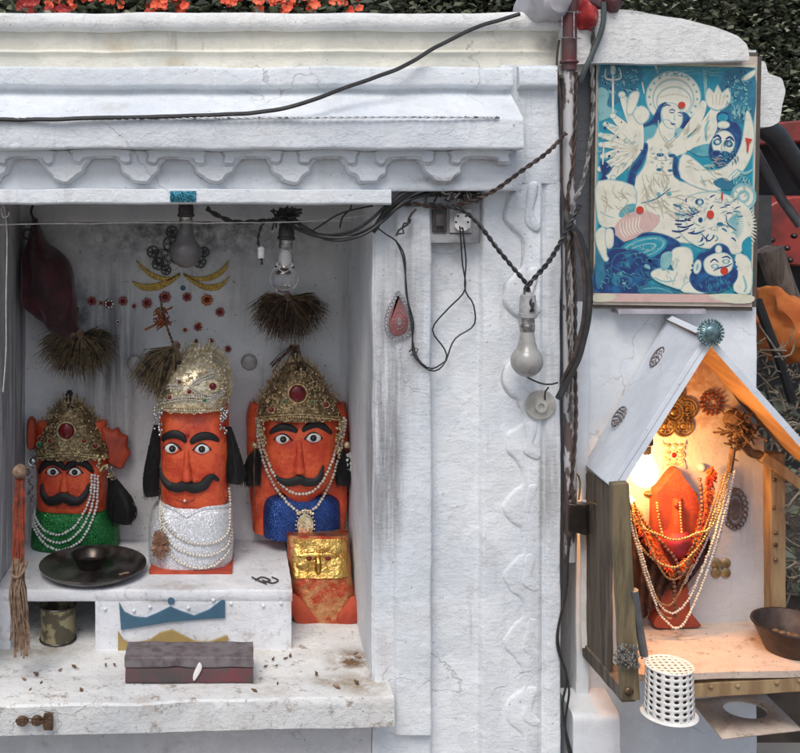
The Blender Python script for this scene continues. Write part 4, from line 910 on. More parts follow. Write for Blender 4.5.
wire('thin taut string stretched across the top of the niche',[('t',[(-60,226,.0),(0,224.5,.0),(130,223,.0),(290,222,.0),(370,214,-.0),(392,206,-.02)],None,.0013)],m_thread,'string')
wire('tangle of dark wires running under the lintel from the clear bulb to the switchboard',[(.05,[(207,208,.03),(215,214,.02),(235,222,.03),(262,221,.03),(285,220,.03)],None,.0028),('t',[(285,220,.03),(300,230,.0),(325,237,-.02),(350,237,-.03),(372,228,-.04),(392,212,-.04),(415,197,-.03),(445,188,-.02),(475,186,-.01)],None,.004),
 ('t',[(290,218,.03),(318,234,.0),(345,233,-.03),(368,222,-.05),(395,200,-.045),(430,185,-.03),(465,183,-.02)],None,.0035),('t',[(300,226,.0),(330,240,-.02),(360,236,-.045),(385,220,-.045),(405,202,-.04),(440,190,-.03)],None,.003),
 ('t',[(309,233,.0),(320,226,.0),(340,214,-.02),(362,208,-.03),(376,205,-.03)],None,.0018),('t',[(340,228,.0),(343,216,-.01),(352,208,-.02),(350,202,-.03)],None,.0018),('t',[(372,232,-.03),(400,199,-.04),(440,179,-.03),(470,177,-.02)],None,.006),('t',[(376,226,-.035),(402,194,-.045),(440,183,-.03),(480,182,-.02)],None,.005),(.03,[(270,219,.03),(262,225,.02),(258,240,.02),(261,254,.02),(262,266,.02)],None,.0016)],m_wire,'wires','wire_tangle')
mb=MB(); tube(mb,wp([(261,250),(261,258)],.02,2),.007,10); ball(mb,P(261,249,.02),(.008,.008,.006),8,6); stick('wire_connector','small pale connector dangling left of the clear bulb',mb,m_pearlw,'connector')
mb=MB()
for k in range(60):
    c=P(287+random.uniform(-9,9),216+random.uniform(-6,6),.04+random.uniform(-.02,.01)); tube(mb,[c,c+Vector((random.uniform(-.02,.02),random.uniform(-.01,.01),random.uniform(-.014,.014))),c+Vector((random.uniform(-.02,.02),0,random.uniform(-.02,.012)))],.0022,5)
stick('wire_knot','knot of taped dark wire above the clear bulb',mb,m_wire,'knot')
wire('brown twisted wire slanting from the pipe down to the switchboard',[(.035,[(566,133,-.02),(548,152,-.06),(520,172,-.075),(495,190,-.075),(465,203,-.04),(440,208,-.03),(415,204,-.03),(394,206,-.03)],None,.0024)],m_wireb)
wire('twin wire from the switchboard holding up the frosted bulb',[(.03,[(425,204,-.03),(455,208,-.04),(475,220,-.05),(500,252,-.065),(526,283,-.07)],None,.0024),(.03,[(580,205,-.02),(570,225,-.04),(550,260,-.06),(531,282,-.07),(528,290,-.07),(532,305,-.086),(532,312,-.087)],None,.0026),('t',[(527,283,-.07),(524,292,-.075),(530,300,-.085)],None,.002)],m_wire)
wire('black looped wire hanging from the socket over the pilaster',[('t',[(377,228,-.04),(388,236,-.035),(396,241,-.032),(404.5,256.7,-.028),(406,291,-.024),(413,322,-.024),(413,353,-.024),(430,370.6,-.022),(444,364,-.01),(454.6,339.6,-.005),(473.6,325.8,-.004),(473.6,305,-.004),(465,289.5,-.004),(466,262,-.01),(464,238,-.03),(463,226,-.04)],None,.0016),
 ('t',[(396,241,-.034),(403,258,-.031),(407,292,-.027),(411,322,-.027),(415,353,-.026),(429,368.5,-.024),(441,364,-.013),(446.7,358.5,-.005),(444,348,-.004),(432,329,-.004),(449,308,-.004),(465,289,-.004),(462,262,-.01),(461,240,-.03),(460,226,-.04)],None,.0016),
 ('t',[(396,236,-.035),(400,228,-.035),(407,226,-.035),(410,216,-.035),(418,208,-.035)],None,.0022),('t',[(398,234,-.037),(404,233,-.04),(402,224,-.04),(412,222,-.035),(409,216,-.035)],None,.002),('t',[(409,352,-.025),(414,347,-.027),(418,349,-.026),(414,356,-.027),(408,354,-.026)],None,.0014)],m_wire)
wire('thick black bent cable bowing out beside the framed print',[('t',[(566,200,.0),(568,219,-.03),(580.6,239,-.04),(588.5,274,-.05),(588.5,315,-.055),(577,360,-.05),(557,402,-.04)],None,.0072)],m_wire,'cable','power_cable')
wire('second bent cable running just inside the thick one',[('t',[(563,190,.0),(567,215,-.02),(577,238,-.045),(584,274,-.056),(584,315,-.062),(573,358,-.058),(561,385,-.04)],None,.0035)],m_wireb,'cable','power_cable')
wire('short black wire from under the frosted bulb to the bent cable',[('t',[(519,371,-.03),(527,377,-.03),(539,383,-.03),(550,385,-.04),(562,382,-.05)],None,.0018),('t',[(545,402,-.02),(546,390,-.03),(553,385,-.04)],None,.0016)],m_wire)
wire('bunch of twisted brown wires running down the pipe',[(.05,[(576,72,-.015),(575,130,-.02),(573,165,-.022),(568,195,-.025),(571,230,-.025),(575,290,-.02),(575,360,-.02),(576,420,-.02),(573,465,-.02),(570,500,-.02)],None,.0022),('t',[(559,40,.0),(557,60,.0),(561,110,-.016),(562,180,-.018),(565,230,-.02),(567,300,-.02),(571,380,-.022),(569,410,-.022),(563,416,-.022)],None,.0024)],m_wireb,'wires','wire_bundle')
wire('dirty whitish twisted wires swinging across the grey strip beside the print',[(.06,[(594,22,.0),(592,60,.02),(593,110,.03),(589,150,.02),(582,185,.0),(571,210,-.025),(568,260,-.02),(570,350,-.02),(572,430,-.02)],None,.0024)],m_wireg,'wires','wire_bundle')
wire('stout grey-green cable curving down from the maroon flap at the top',[('t',[(604,2,-.0),(604,14,-.0),(601,32,-.0),(593,52,.0),(585,70,.0),(579,84,.01)],None,.0055)],mat('greygreen_cable',(.08,.10,.10)),'cable','power_cable')
wire('thin black wires snaking down the pillar edge to the bottom',[('t',[(569,536,-.015),(566.5,588,-.015),(557,639,-.015),(566.5,677,-.02),(562,710,-.015),(573,760,-.015)],None,.0026),('t',[(570,538,-.015),(566,590,-.015),(558,632,-.015),(562,660,-.018),(569,690,-.02),(565,725,-.015),(570,760,-.015)],None,.0022)],m_wire)
wire('copper fairy wire lit by the bulb beside the small wooden shrine',[('t',[(575,472,.0),(580,480,.0),(578,505,.0)],None,.0018),('t',[(583,507,.0),(592,503,-.02),(600,508,-.04),(610,514,-.06)],None,.0015),('t',[(596,498,-.03),(604,498,-.05),(612,500,-.07)],None,.0015)],mat('copper_wire',(.55,.35,.14),metal=.8,rough_=.35))
# adapter, rose, pipe, switchboard
mb=MB(); hexa(mb,[P(568,503,-.02),P(586,506,-.02),P(588,536,-.02),P(568,531,-.02)],[P(570,500,.02),P(590,503,.02),P(590,534,.02),P(570,529,.02)]); tag(obj('adapter',mb,m_rust,bevel=.003),'dark oblong power adapter hanging beside the small wooden shrine','adapter')
mb=MB(); c=P(540,405,-.012); rot=Matrix.Rotation(R(90),3,'X'); lathe(mb,c,[(.029,-.008),(.030,.002),(.028,.006),(.014,.008),(.012,.014),(.006,.014),(.005,.009)],28,rot=rot); rough(mb,.002,30)
tag(obj('ceiling_rose',mb,mat('aged_plastic',(.50,.49,.44),(.36,.34,.3),40,.4)),'dirty round white plastic junction cover below the frosted bulb','junction box')
pipe=thing('metal_pipe',P(568,750,.02),'vertical metal pipe, maroon above and flaking white below, beside the pillar','pipe')
mb=MB(); tube(mb,[P(571,-60,-.004),P(570,0,-.004),P(569,70,-.004)],.0145,16); ring(mb,P(569,62,-.004),.016,.003,18,6,ax=(1,0,0),ay=(0,1,0)); obj('upper_pipe',mb,mat('maroon_paint',(.13,.03,.035),(.09,.05,.05),25,.5,bump=.4),pipe)
m_peel=mat('flaking_paint',(.52,.51,.52),(.12,.09,.08),30,.6,bump=.6,bs=40,lo=.50,hi=.54,stretch=(1,1,.35))
mb=MB(); tube(mb,[P(569,68,-.002),P(569,150,-.002),P(569,300,-.002),P(570,470,.0),P(570,560,.02)],.0125,16); obj('lower_pipe',mb,m_peel,pipe)
mb=MB()
for py in (12,38): tube(mb,wp([(558,py),(562,py-.5),(570,py-.5),(581,py+.5)],-.022,4),.0011,5)
tube(mb,wp([(574,12),(574,38)],-.022,3),.0013,5); tube(mb,wp([(562,12),(562,38)],-.02,3),.0011,5); obj('wire_tie',mb,m_silver,pipe)
# cloths on the top
def lump(name,label,rows,yref,m,seed=0,amp=.010,catg='cloth'):
    mb=MB(); loft(mb,rows,yref,n=2.2,seg=26,full=True,sm=5)
    for i,v in enumerate(mb.v): mb.v[i]=v+Vector((0,.008*math.sin(v.x*120+v.z*60+seed),.003*math.sin(v.x*160+seed)))+noise.noise_vector(v*25+Vector((seed,0,0)))*amp
    stick(name,label,mb,m,catg)
lump('cloth_bundle','grey-white cloth bundle tucked behind the pipe on the parapet',[(-16,528,560,-.01,.09),(-8,522,565,-.03,.11),(4,519,566,-.045,.12),(14,522,566,-.04,.12),(19,530,566,-.03,.11),(24,548,566,-.01,.09)],.03,m_cloth,1)
lump('cloth_bundle','red and white knotted cloth just right of the maroon pipe',[(2,578,588,.0,.05),(8,575,594,-.01,.06),(18,575,595,-.015,.065),(28,576,590,-.01,.06),(34,577,584,.0,.05)],.03,m_redcloth,2)
lump('cloth_bundle','pale cloth fold tucked between pipe and maroon flap',[(-12,578,600,.02,.1),(-2,578,602,.0,.1),(4,580,600,.01,.1),(8,590,598,.02,.08)],.04,m_cloth,4,.006)
lump('cloth_bundle','dull maroon flap lying on the top right of the parapet',[(-6,596,612,.0,.09),(2,597,620,-.01,.09),(8,600,621,.0,.09),(13,607,619,.01,.08),(15,612,617,.02,.07)],.03,mat('maroon_rubber',(.17,.06,.065),(.1,.04,.045),20,.6),3,.004)
sb=thing('switchboard',P(452,243,-.01),'small grey electric switchboard sunk in the pillar under the frieze','switchboard')
yb2=-.010
mb=MB(); box(mb,X(425,0),X(479,0),yb2,.012,Z(243,0),Z(196,0)); obj('board',mb,m_board,sb,bevel=.003)
mb=MB(); 
for (a,b,c_,d) in ((425,234,479,243),): hexa(mb,[P(a,d,yb2-.006),P(c_,d,yb2-.006),P(c_,b,yb2-.004),P(a,b,yb2-.004)],[P(a,d,yb2),P(c_,d,yb2),P(c_,b,yb2),P(a,b,yb2)])
obj('board_rim',mb,m_board,sb,bevel=.001)
mb=MB(); box(mb,X(433,-.02),X(447,-.02),yb2-.008,yb2,Z(232,-.02),Z(209,-.02)); sw=obj('switch',mb,m_bake,sb,bevel=.001)
mb=MB(); hexa(mb,[P(436,226,-.026),P(444,226,-.026),P(444,214,-.02),P(436,214,-.02)],[P(436,226,-.016),P(444,226,-.016),P(444,214,-.016),P(436,214,-.016)]); obj('rocker',mb,m_rust,sw)
mb=MB(); box(mb,X(450,-.02),X(472,-.02),yb2-.007,yb2,Z(233,-.02),Z(209,-.02)); so=obj('socket',mb,m_bakeg,sb,bevel=.001)
mb=MB(); relief(mb,pix([(457,213),(466,213),(470,217),(470,227),(465,231),(458,231),(454,227),(454,217)],-.018),-.017,.008,.001); obj('socket_face',mb,m_white,so)
mb=MB()
for a,b in ((458,216),(466,216),(456,222),(468,222),(462,228)): ball(mb,P(a,b,-.0258),(.0022,.001,.0022),8,5)
obj('pin_hole',mb,m_black,so)
mb=MB(); rnd=random.Random(4)
for k in range(420):
    c=P(462+rnd.gauss(0,10),187+rnd.gauss(0,6),-.005+rnd.uniform(-.03,.02)); a=Vector((rnd.uniform(-1,1),rnd.uniform(-.6,.6),rnd.uniform(-1,1)))*.012; b=Vector((rnd.uniform(-1,1),rnd.uniform(-.6,.6),rnd.uniform(-1,1)))*.012
    tube(mb,[c+a,c,c+b],.0014,4,m=0 if k%4 else 1)
stick('bird_nest','scruffy dark nest of threads and fluff stuffed above the switchboard',mb,[m_wire,m_thread],'nest')

# ------------------------------------------------------------------ framed print
yp_=.048; pr_=thing('framed_print',P(675,306,yp_),'faded turquoise and cream framed goddess print hung on the side wall','picture')
ys=yp_
mb=MB(); hexa(mb,[P(593,304.5,ys),P(752,307,ys),P(757.5,56.5,ys),P(596.5,51.5,ys)],[P(593,304.5,ys+.014),P(752,307,ys+.014),P(757.5,56.5,ys+.014),P(596.5,51.5,ys+.014)]); obj('backing_board',mb,mat('aged_board',(.58,.53,.42),(.5,.38,.34),12,.5,bump=.1),pr_)
mb=MB()
c4_=[(593,304.5),(752,307),(757.5,56.5),(596.5,51.5)]
for i in range(4):
    a,b=c4_[i],c4_[(i+1)%4]; beam(mb,P(a[0],a[1],ys+.005),P(b[0],b[1],ys+.005),.016,.0022,up=(0,1,0) if False else (0,1,0))
obj('frame_edge',mb,mat('dark_frame',(.10,.085,.07)),pr_)
pc=[('cream',(.72,.70,.58)),('teal',(.02,.26,.36)),('navy',(.018,.04,.15)),('dteal',(.03,.16,.25)),('lteal',(.12,.38,.42)),('pink',(.62,.42,.38)),('dcream',(.52,.48,.36)),('red',(.55,.05,.03)),('mid',(.25,.47,.47)),('border',(.62,.60,.46)),('sky',(.10,.42,.52)),('soft',(.34,.50,.50)),('nsoft',(.03,.12,.25))]
fade={'navy':(.02,.13,.30),'dteal':(.05,.24,.34),'teal':(.06,.34,.44),'sky':(.16,.46,.52),'cream':(.60,.60,.50),'lteal':(.04,.24,.32),'mid':(.12,.34,.38)}
pm=[mat('print_'+n,c,fade.get(n,tuple(x*.88 for x in c)),45,.35,bump=.06,bs=20,lo=.44,hi=.72) for n,c in pc]; idx={n:i for i,(n,c) in enumerate(pc)}
pmb=MB(); lay=[0]
def q(cx,cy):   # print coordinates -> photo pixels, following the slight tilt of the board
    u=cx/800; v=cy/1224
    return (590+cx/4.706, 50+cy/4.706)
def shp(col,pts,sm=4,step=1):
    lay[0]+=step; y=ys-.0004-.000003*lay[0]; pp=[q(*p) for p in pts]
    if sm: pp=cat(pp,sm,True)
    if col in ('cream','navy') and len(pp)>7:
        for e_ in (1.1,.55):
            lay[0]+=1; yy_=ys-.0004-.000003*lay[0]; o2=offset(pp,-e_); pmb.add([P(a,b,yy_) for a,b in o2],[tuple(range(len(o2)))],idx['soft' if col=='cream' else ('nsoft' if e_>1 else 'dteal')])
        lay[0]+=1; y=ys-.0004-.000003*lay[0]
    pmb.add([P(a,b,y) for a,b in pp],[tuple(range(len(pp)))],idx[col])
def E(col,cx,cy,rx,ry,a=0,n=22): shp(col,ell(cx,cy,rx,ry,n,a),0)
def line(col,pts,w,step=1):
    lay[0]+=step; y=ys-.0004-.000003*lay[0]; pp=[Vector(q(*p)) for p in cat(pts,5)]; L=[];Rr=[]
    for i,p in enumerate(pp):
        d=(pp[min(i+1,len(pp)-1)]-pp[max(i-1,0)]).normalized(); n_=Vector((-d.y,d.x)); ww=w/4.706/2*(.35+.65*math.sin(math.pi*(i+.5)/len(pp))) 
        L.append(p+n_*ww); Rr.append(p-n_*ww)
    n_=len(pp); pmb.add([P(a.x,a.y,y) for a in L+Rr],[(i,i+1,n_+i+1,n_+i) for i in range(n_-1)],idx[col])
shp('sky',[(40,66),(778,84),(758,1150),(22,1140)],0); shp('teal',[(48,70),(772,88),(754,1146),(30,1136)],0)
shp('dteal',[(50,75),(240,80),(225,180),(150,240),(60,260)],3); shp('dteal',[(640,100),(772,90),(770,330),(700,345),(640,300),(610,200)],3)
rp_=random.Random(3)
for k in range(120): 
    a,b=(rp_.uniform(60,235),rp_.uniform(90,200)) if k%2 else (rp_.uniform(640,762),rp_.uniform(100,330)); E(rp_.choice(['navy','teal','lteal','mid','dteal']),a,b,rp_.uniform(4,11),rp_.uniform(3,9),rp_.random()*3,7)
for k in range(40): a,b=rp_.uniform(300,600),rp_.uniform(80,120); E('lteal',a,b,rp_.uniform(8,30),3,0,7)
for k in range(4): line('mid',[(680+k*22,265),(682+k*22,320)],9)
shp('mid',[(40,180),(90,200),(80,260),(130,290),(60,330),(40,320)],3)
line('cream',[(75,88),(72,130),(108,140),(145,130),(140,88)],9); line('cream',[(108,70),(108,300)],11); E('cream',108,95,9,20)
line('cream',[(305,58),(318,112)],9); line('cream',[(245,150),(255,205)],7); shp('cream',[(715,135),(775,95),(772,115),(735,140)],3)
# halo, head
shp('mid',[(530,90),(550,100),(552,240),(540,240)],0)
E('cream',392,222,126,120,n=36); E('dcream',392,228,100,97,n=30); E('cream',392,232,92,90,n=30); E('dcream',395,240,84,72); E('cream',395,244,78,66)
for k in range(15): a=math.pi*(.9+k*.093*1.1); E('mid',392+113*math.cos(a),222+109*math.sin(a),7,7,0,8)
for k in range(12): E('dcream',335+k*11,222-14*math.sin(k/11*math.pi),4,6,0,6)
shp('lteal',[(220,375),(300,350),(330,420),(255,440),(225,410)]); shp('mid',[(400,360),(455,390),(470,470),(430,450)])
shp('navy',[(240,360),(280,340),(310,300),(330,262),(360,250),(350,285),(330,330),(300,345),(260,358)]); shp('navy',[(420,300),(450,300),(470,330),(455,362),(425,360)])
E('cream',385,312,47,62,-.25); shp('cream',[(330,350),(360,330),(400,360),(395,410),(440,400),(460,430),(450,480),(405,500),(400,560),(420,620),(560,640),(640,700),(640,800),(560,900),(400,900),(250,870),(190,760),(195,640),(250,560),(270,500),(268,430),(300,410)],4)
line('navy',[(345,268),(360,258),(380,262)],7); line('navy',[(372,285),(388,280),(402,288)],6); line('navy',[(372,290),(385,296),(398,292)],5); line('navy',[(412,296),(424,294),(434,302)],6); line('navy',[(414,305),(424,310),(432,306)],4); line('mid',[(400,300),(396,325),(404,330)],5); line('navy',[(378,342),(390,350),(402,345)],7); line('mid',[(340,300),(345,340),(365,365),(395,372)],5)
line('dcream',[(320,330),(330,390),(365,440),(400,420),(430,380)],8); line('mid',[(345,400),(370,430),(395,408)],5); E('mid',405,408,12,7); E('dcream',370,450,22,12)
line('dcream',[(280,500),(330,520),(400,510)],5); E('navy',330,493,13,4); E('navy',386,497,13,4); E('dteal',325,563,13,8); E('dteal',378,567,13,7); line('dcream',[(300,575),(360,590),(410,580)],6)
shp('navy',[(262,440),(268,470),(245,530),(215,580),(205,640),(190,660),(178,620),(195,560),(235,500)]); shp('navy',[(400,500),(425,540),(455,575),(440,600),(405,598),(392,560)]); shp('dteal',[(415,520),(450,570),(438,590),(410,560)])
# left fan of arms
for (a,b,w) in ((150,210,34),(190,235,40),(108,310,30),(75,350,28),(50,400,26),(52,445,26),(60,500,24),(45,560,26),(70,610,26),(110,600,24)):
    line('cream',[(235,470),((235+a)/2+6,(470+b)/2-8),(a,b)],w*1.5); E('cream',a,b,w*.42,w*.36,0,10)
for k in range(9): a=2.2+k*.27; line('dcream',[(225,470),(225+130*math.cos(a),470-130*math.sin(a)*.8)],4)
for k in range(10): E('navy',rp_.uniform(45,150),rp_.uniform(330,600),rp_.uniform(4,10),rp_.uniform(3,6),rp_.random()*3,7)
shp('cream',[(205,300),(240,265),(275,290),(270,325),(235,345)]); shp('navy',[(50,540),(60,520),(100,560),(70,590),(80,605),(48,620),(60,590)],2); line('cream',[(65,440),(60,540)],8)
shp('cream',[(190,210),(230,200),(215,260),(195,300),(175,290)],3)
# right arms, lotus, curved blade, severed head
line('cream',[(450,450),(520,400),(570,330),(600,260)],70); line('cream',[(430,410),(500,330),(540,240)],50); line('cream',[(450,460),(560,420),(600,350)],60)
shp('cream',[(545,220),(560,180),(585,205),(600,165),(620,205),(650,180),(660,225),(645,260),(600,285),(560,265)],2); line('mid',[(560,265),(600,285),(645,262)],6)
for k in range(4): line('dcream',[(575+k*20,205),(580+k*14,260)],5)
line('mid',[(560,330),(545,370),(548,430)],14); shp('lteal',[(470,470),(560,440),(575,490),(520,500)],3)
shp('navy',[(600,310),(620,292),(655,300),(660,335),(690,345),(712,390),(705,460),(690,510),(640,545),(600,530),(565,500),(565,450),(590,400),(605,360)]); E('teal',625,318,24,20); E('cream',628,352,26,14)
E('cream',628,440,50,58,.1); E('navy',600,432,16,11,-.4); E('cream',600,432,7,5); E('navy',652,440,17,11,.5); E('cream',652,440,7,5); line('navy',[(580,415),(600,402),(618,418)],11); line('navy',[(638,420),(660,410),(678,430)],11); shp('navy',[(576,480),(600,476),(618,482),(640,480),(668,498),(650,505),(620,494),(600,500),(580,498)],3); E('navy',620,540,26,10); E('mid',560,545,26,8); line('mid',[(622,440),(618,468),(630,468)],6)
shp('cream',[(740,288),(762,340),(772,420),(755,500),(715,570),(660,610),(600,622),(520,600),(470,560),(540,570),(620,560),(680,510),(715,440),(728,360)]); shp('cream',[(440,490),(540,560),(620,640),(560,660),(430,600)],3)
for k in range(7): line('mid',[(650+k*16,600+k*6),(690+k*10,560+k*8)],5)
shp('dteal',[(580,620),(620,600),(660,615),(690,640),(650,660),(600,645)],3); line('mid',[(690,560),(730,580),(768,560)],14)
for k,r in enumerate((62,46,30,16)): E('mid' if k%2==0 else 'cream',722,690,r,r*1.05)
line('mid',[(520,590),(545,640)],5); line('dteal',[(240,720),(310,700),(380,650)],6); line('mid',[(345,665),(365,630)],5); E('lteal',322,678,11,9); E('lteal',372,677,12,9); E('mid',320,782,10,7); E('mid',290,822,15,8,-.8)
# seat leg, striped beast
shp('cream',[(40,620),(200,640),(210,740),(150,820),(60,830),(35,760)],3); shp('lteal',[(135,770),(170,730),(215,725),(200,770),(150,790)],3); line('mid',[(45,760),(80,780),(115,790)],5); line('dcream',[(60,640),(80,720),(60,790)],6)
shp('pink',[(112,860),(130,810),(190,765),(270,760),(330,790),(300,840),(250,870),(170,900),(125,905)]); 
for k in range(7): line('cream',[(140+k*16,805-k*4),(145+k*14,850-k*3),(165+k*14,885-k*5)],6)
shp('cream',[(470,690),(560,670),(660,690),(740,740),(765,820),(740,900),(690,960),(620,930),(540,930),(470,900),(420,840),(430,740)],4)
for k in range(44):
    a=rp_.uniform(0,6.28); r=rp_.uniform(60,150); x_,y_=560+r*1.2*math.cos(a),800+r*.75*math.sin(a); d=rp_.uniform(-.5,.5)+a
    if y_<700 and x_<520: continue
    line(rp_.choice(['mid','dteal','dteal','navy']),[(x_,y_),(x_+14*math.cos(d),y_+9*math.sin(d)),(x_+34*math.cos(d+.3),y_+22*math.sin(d+.3))],rp_.uniform(5,10))
for (a,b) in ((385,850),(400,800),(440,770),(410,830),(460,860)): line('navy',[(a,b),(a+40,b+4),(a+80,b-12)],9)
E('navy',515,715,16,11); E('cream',517,716,6,6); E('dteal',612,820,16,10); E('navy',520,800,6,8); line('navy',[(525,865),(545,888),(560,898),(580,885)],8); line('navy',[(548,905),(550,870)],5)
for k in range(16): a=-.9+k*.14; line('cream',[(700,820),(700+85*math.cos(a),840+130*math.sin(a))],8)
for k in range(14): a=-.9+k*.15; line('mid',[(650,800),(670+55*math.cos(a),820+80*math.sin(a))],5)
shp('teal',[(720,900),(758,880),(756,980),(735,975),(715,940)],3); line('navy',[(640,780),(650,820),(690,850)],6)
# fine folds, hair and ornament strokes
def scrib(col,cx,cy,rx,ry,n,L,w,ang,sp=.5):
    for k in range(n):
        a=rp_.uniform(0,6.28); q_=rp_.random()**.5; x_=cx+rx*q_*math.cos(a); y_=cy+ry*q_*math.sin(a); d=ang+rp_.uniform(-sp,sp); l=L*rp_.uniform(.5,1.2); b_=rp_.uniform(-.3,.3)
        line(col,[(x_,y_),(x_+l*.5*math.cos(d+b_),y_+l*.5*math.sin(d+b_)),(x_+l*math.cos(d),y_+l*math.sin(d))],w)
scrib('dcream',300,650,90,110,40,60,3,1.5); scrib('dcream',380,720,120,60,30,60,3,.3); scrib('soft',330,500,60,60,22,18,4,0,2); scrib('dcream',120,700,70,70,26,40,3,1.2,1); scrib('soft',560,760,140,90,50,24,4,.8,1.5)
scrib('dcream',540,560,120,60,24,40,3,.3); scrib('soft',140,440,90,110,36,30,3,2.6,.8); scrib('lteal',400,100,200,25,30,30,4,0,.3); scrib('soft',700,640,60,60,20,20,4,0,3); scrib('mid',700,220,60,110,40,12,6,0,3); scrib('mid',130,120,90,50,30,12,5,0,3); scrib('soft',640,500,40,30,12,12,3,0,3); scrib('dcream',520,380,90,60,20,40,3,-1,.3)
# buffalo
shp('navy',[(60,850),(110,870),(180,915),(250,865),(340,870),(420,910),(415,960),(370,1000),(330,1040),(270,1060),(250,1150),(32,1148),(30,1000),(70,950)],4); shp('dteal',[(30,930),(70,960),(80,1040),(50,1120),(28,1100)],3)
E('teal',245,935,122,54,-.28,28); E('mid',250,932,106,42,-.28,28); E('teal',248,934,96,36,-.28,28); E('mid',246,936,70,22,-.28,24); E('teal',246,936,58,16,-.28,20)
for k in range(18): a=k*.35; E('lteal',248+100*math.cos(a)*.96,934+38*math.sin(a)-28*math.cos(a),5,4,0,6)
shp('navy',[(100,1010),(120,960),(190,940),(260,965),(300,1010),(320,1020),(270,985),(330,990),(350,1040),(280,1075),(200,1060)],3); E('dteal',150,1085,50,28); E('navy',155,1090,30,20); E('mid',160,1098,9,6); E('mid',270,1020,16,10,.6); shp('navy',[(75,960),(120,935),(200,945),(130,958),(100,1000),(95,1060),(70,1030)],3)
shp('cream',[(395,940),(450,930),(480,960),(475,1060),(440,1120),(380,1110),(310,1080),(290,1050),(330,1030),(395,1040),(380,990)]); shp('mid',[(340,960),(385,950),(380,1010),(345,1040),(330,1010)],3); shp('dteal',[(240,1110),(330,1110),(400,1130),(420,1146),(240,1146)],3); line('lteal',[(250,1125),(320,1120),(390,1144)],8); line('mid',[(300,1070),(350,1090),(400,1085)],7)
shp('cream',[(30,860),(70,840),(75,960),(85,980),(70,990),(35,920)],3); line('navy',[(75,845),(110,845),(105,920)],14); shp('cream',[(75,850),(105,850),(105,920),(80,925)],3)
shp('cream',[(470,1090),(560,1140),(470,1140),(430,1130)],2); shp('cream',[(690,960),(755,1000),(752,1140),(680,1130),(690,1060)],3); line('mid',[(720,1060),(735,1110),(725,1140)],12)
shp('navy',[(500,1000),(515,960),(560,945),(600,915),(640,925),(660,960),(680,1010),(692,1060),(670,1100),(620,1130),(560,1140),(500,1125),(472,1080),(485,1040)]); 
for k in range(26): a=k*.24+.2; line('navy',[(585+80*math.cos(a),1040+70*math.sin(a)),(585+112*math.cos(a+.12),1040+98*math.sin(a+.12))],12)
shp('cream',[(545,985),(590,960),(640,960),(668,990),(660,1035),(610,1060),(560,1050),(540,1020)]); E('cream',605,938,12,16); E('cream',505,1020,14,30,.2); E('mid',505,1022,7,18,.2)
line('navy',[(565,1000),(585,985),(605,1000)],8); E('dteal',588,1018,18,12); E('cream',588,1018,9,6); E('dteal',640,995,18,11); E('cream',640,995,8,5); line('navy',[(620,978),(645,972),(662,985)],8); line('navy',[(580,1040),(610,1025),(640,1020),(668,1005)],8)
for a,b,rx,ry in ((432,258,17,15),(235,752,18,17),(567,774,17,20),(632,1040,19,19)): E('red',a,b,rx,ry)
scrib('dteal',170,1040,130,90,40,40,6,.6,1.2); scrib('lteal',120,1080,90,60,16,26,4,.3,1); scrib('dteal',580,1100,80,40,30,26,6,1.4,.6); scrib('soft',400,1030,60,70,16,30,4,1.4,.5); scrib('dteal',660,470,40,60,24,22,5,1.4,.5); scrib('mid',240,935,80,24,24,14,4,0,3)
shp('red',[(730,412),(765,420),(750,440),(745,480),(738,480),(738,440)],0); line('red',[(622,668),(622,708)],8)
shp('border',[(40,64),(778,82),(779,68),(600,72),(420,52),(40,52)],0)
shp('pink',[(22,1144),(758,1152),(756,1190),(20,1184)],0); shp('border',[(560,1150),(758,1153),(756,1190),(640,1188)],3); shp('border',[(20,1150),(120,1150),(100,1180),(20,1184)],3)
obj('print',pmb,pm,pr_,smooth=False)
mb=MB(); tube(mb,[P(673,58,ys-.002),P(676,62,ys-.006)],.0016,6); ball(mb,P(673,58,ys-.004),.003,8,6); obj('nail',mb,m_rust,pr_)
mb=MB(); prof(mb,[(.04,Z(309.5,.04)),(.036,Z(314,.04)),(.075,Z(312,.07)),(.075,Z(307,.07))],X(618,.04),X(706,.04),.02,MX,r=.001); stick('ledge_strip','thin pale strip fixed to the side wall just under the framed print',mb,mat('dull_strip',(.34,.32,.36)),'strip')

# ------------------------------------------------------------------ the small wooden shrine
yw=.05; yfr=-.17; zfl=CZ-.891
hs=thing('wooden_shrine',(X(700,-.06),-.06,zfl),'small gabled wooden shrine on the side wall, lit inside by a bulb','small shrine')
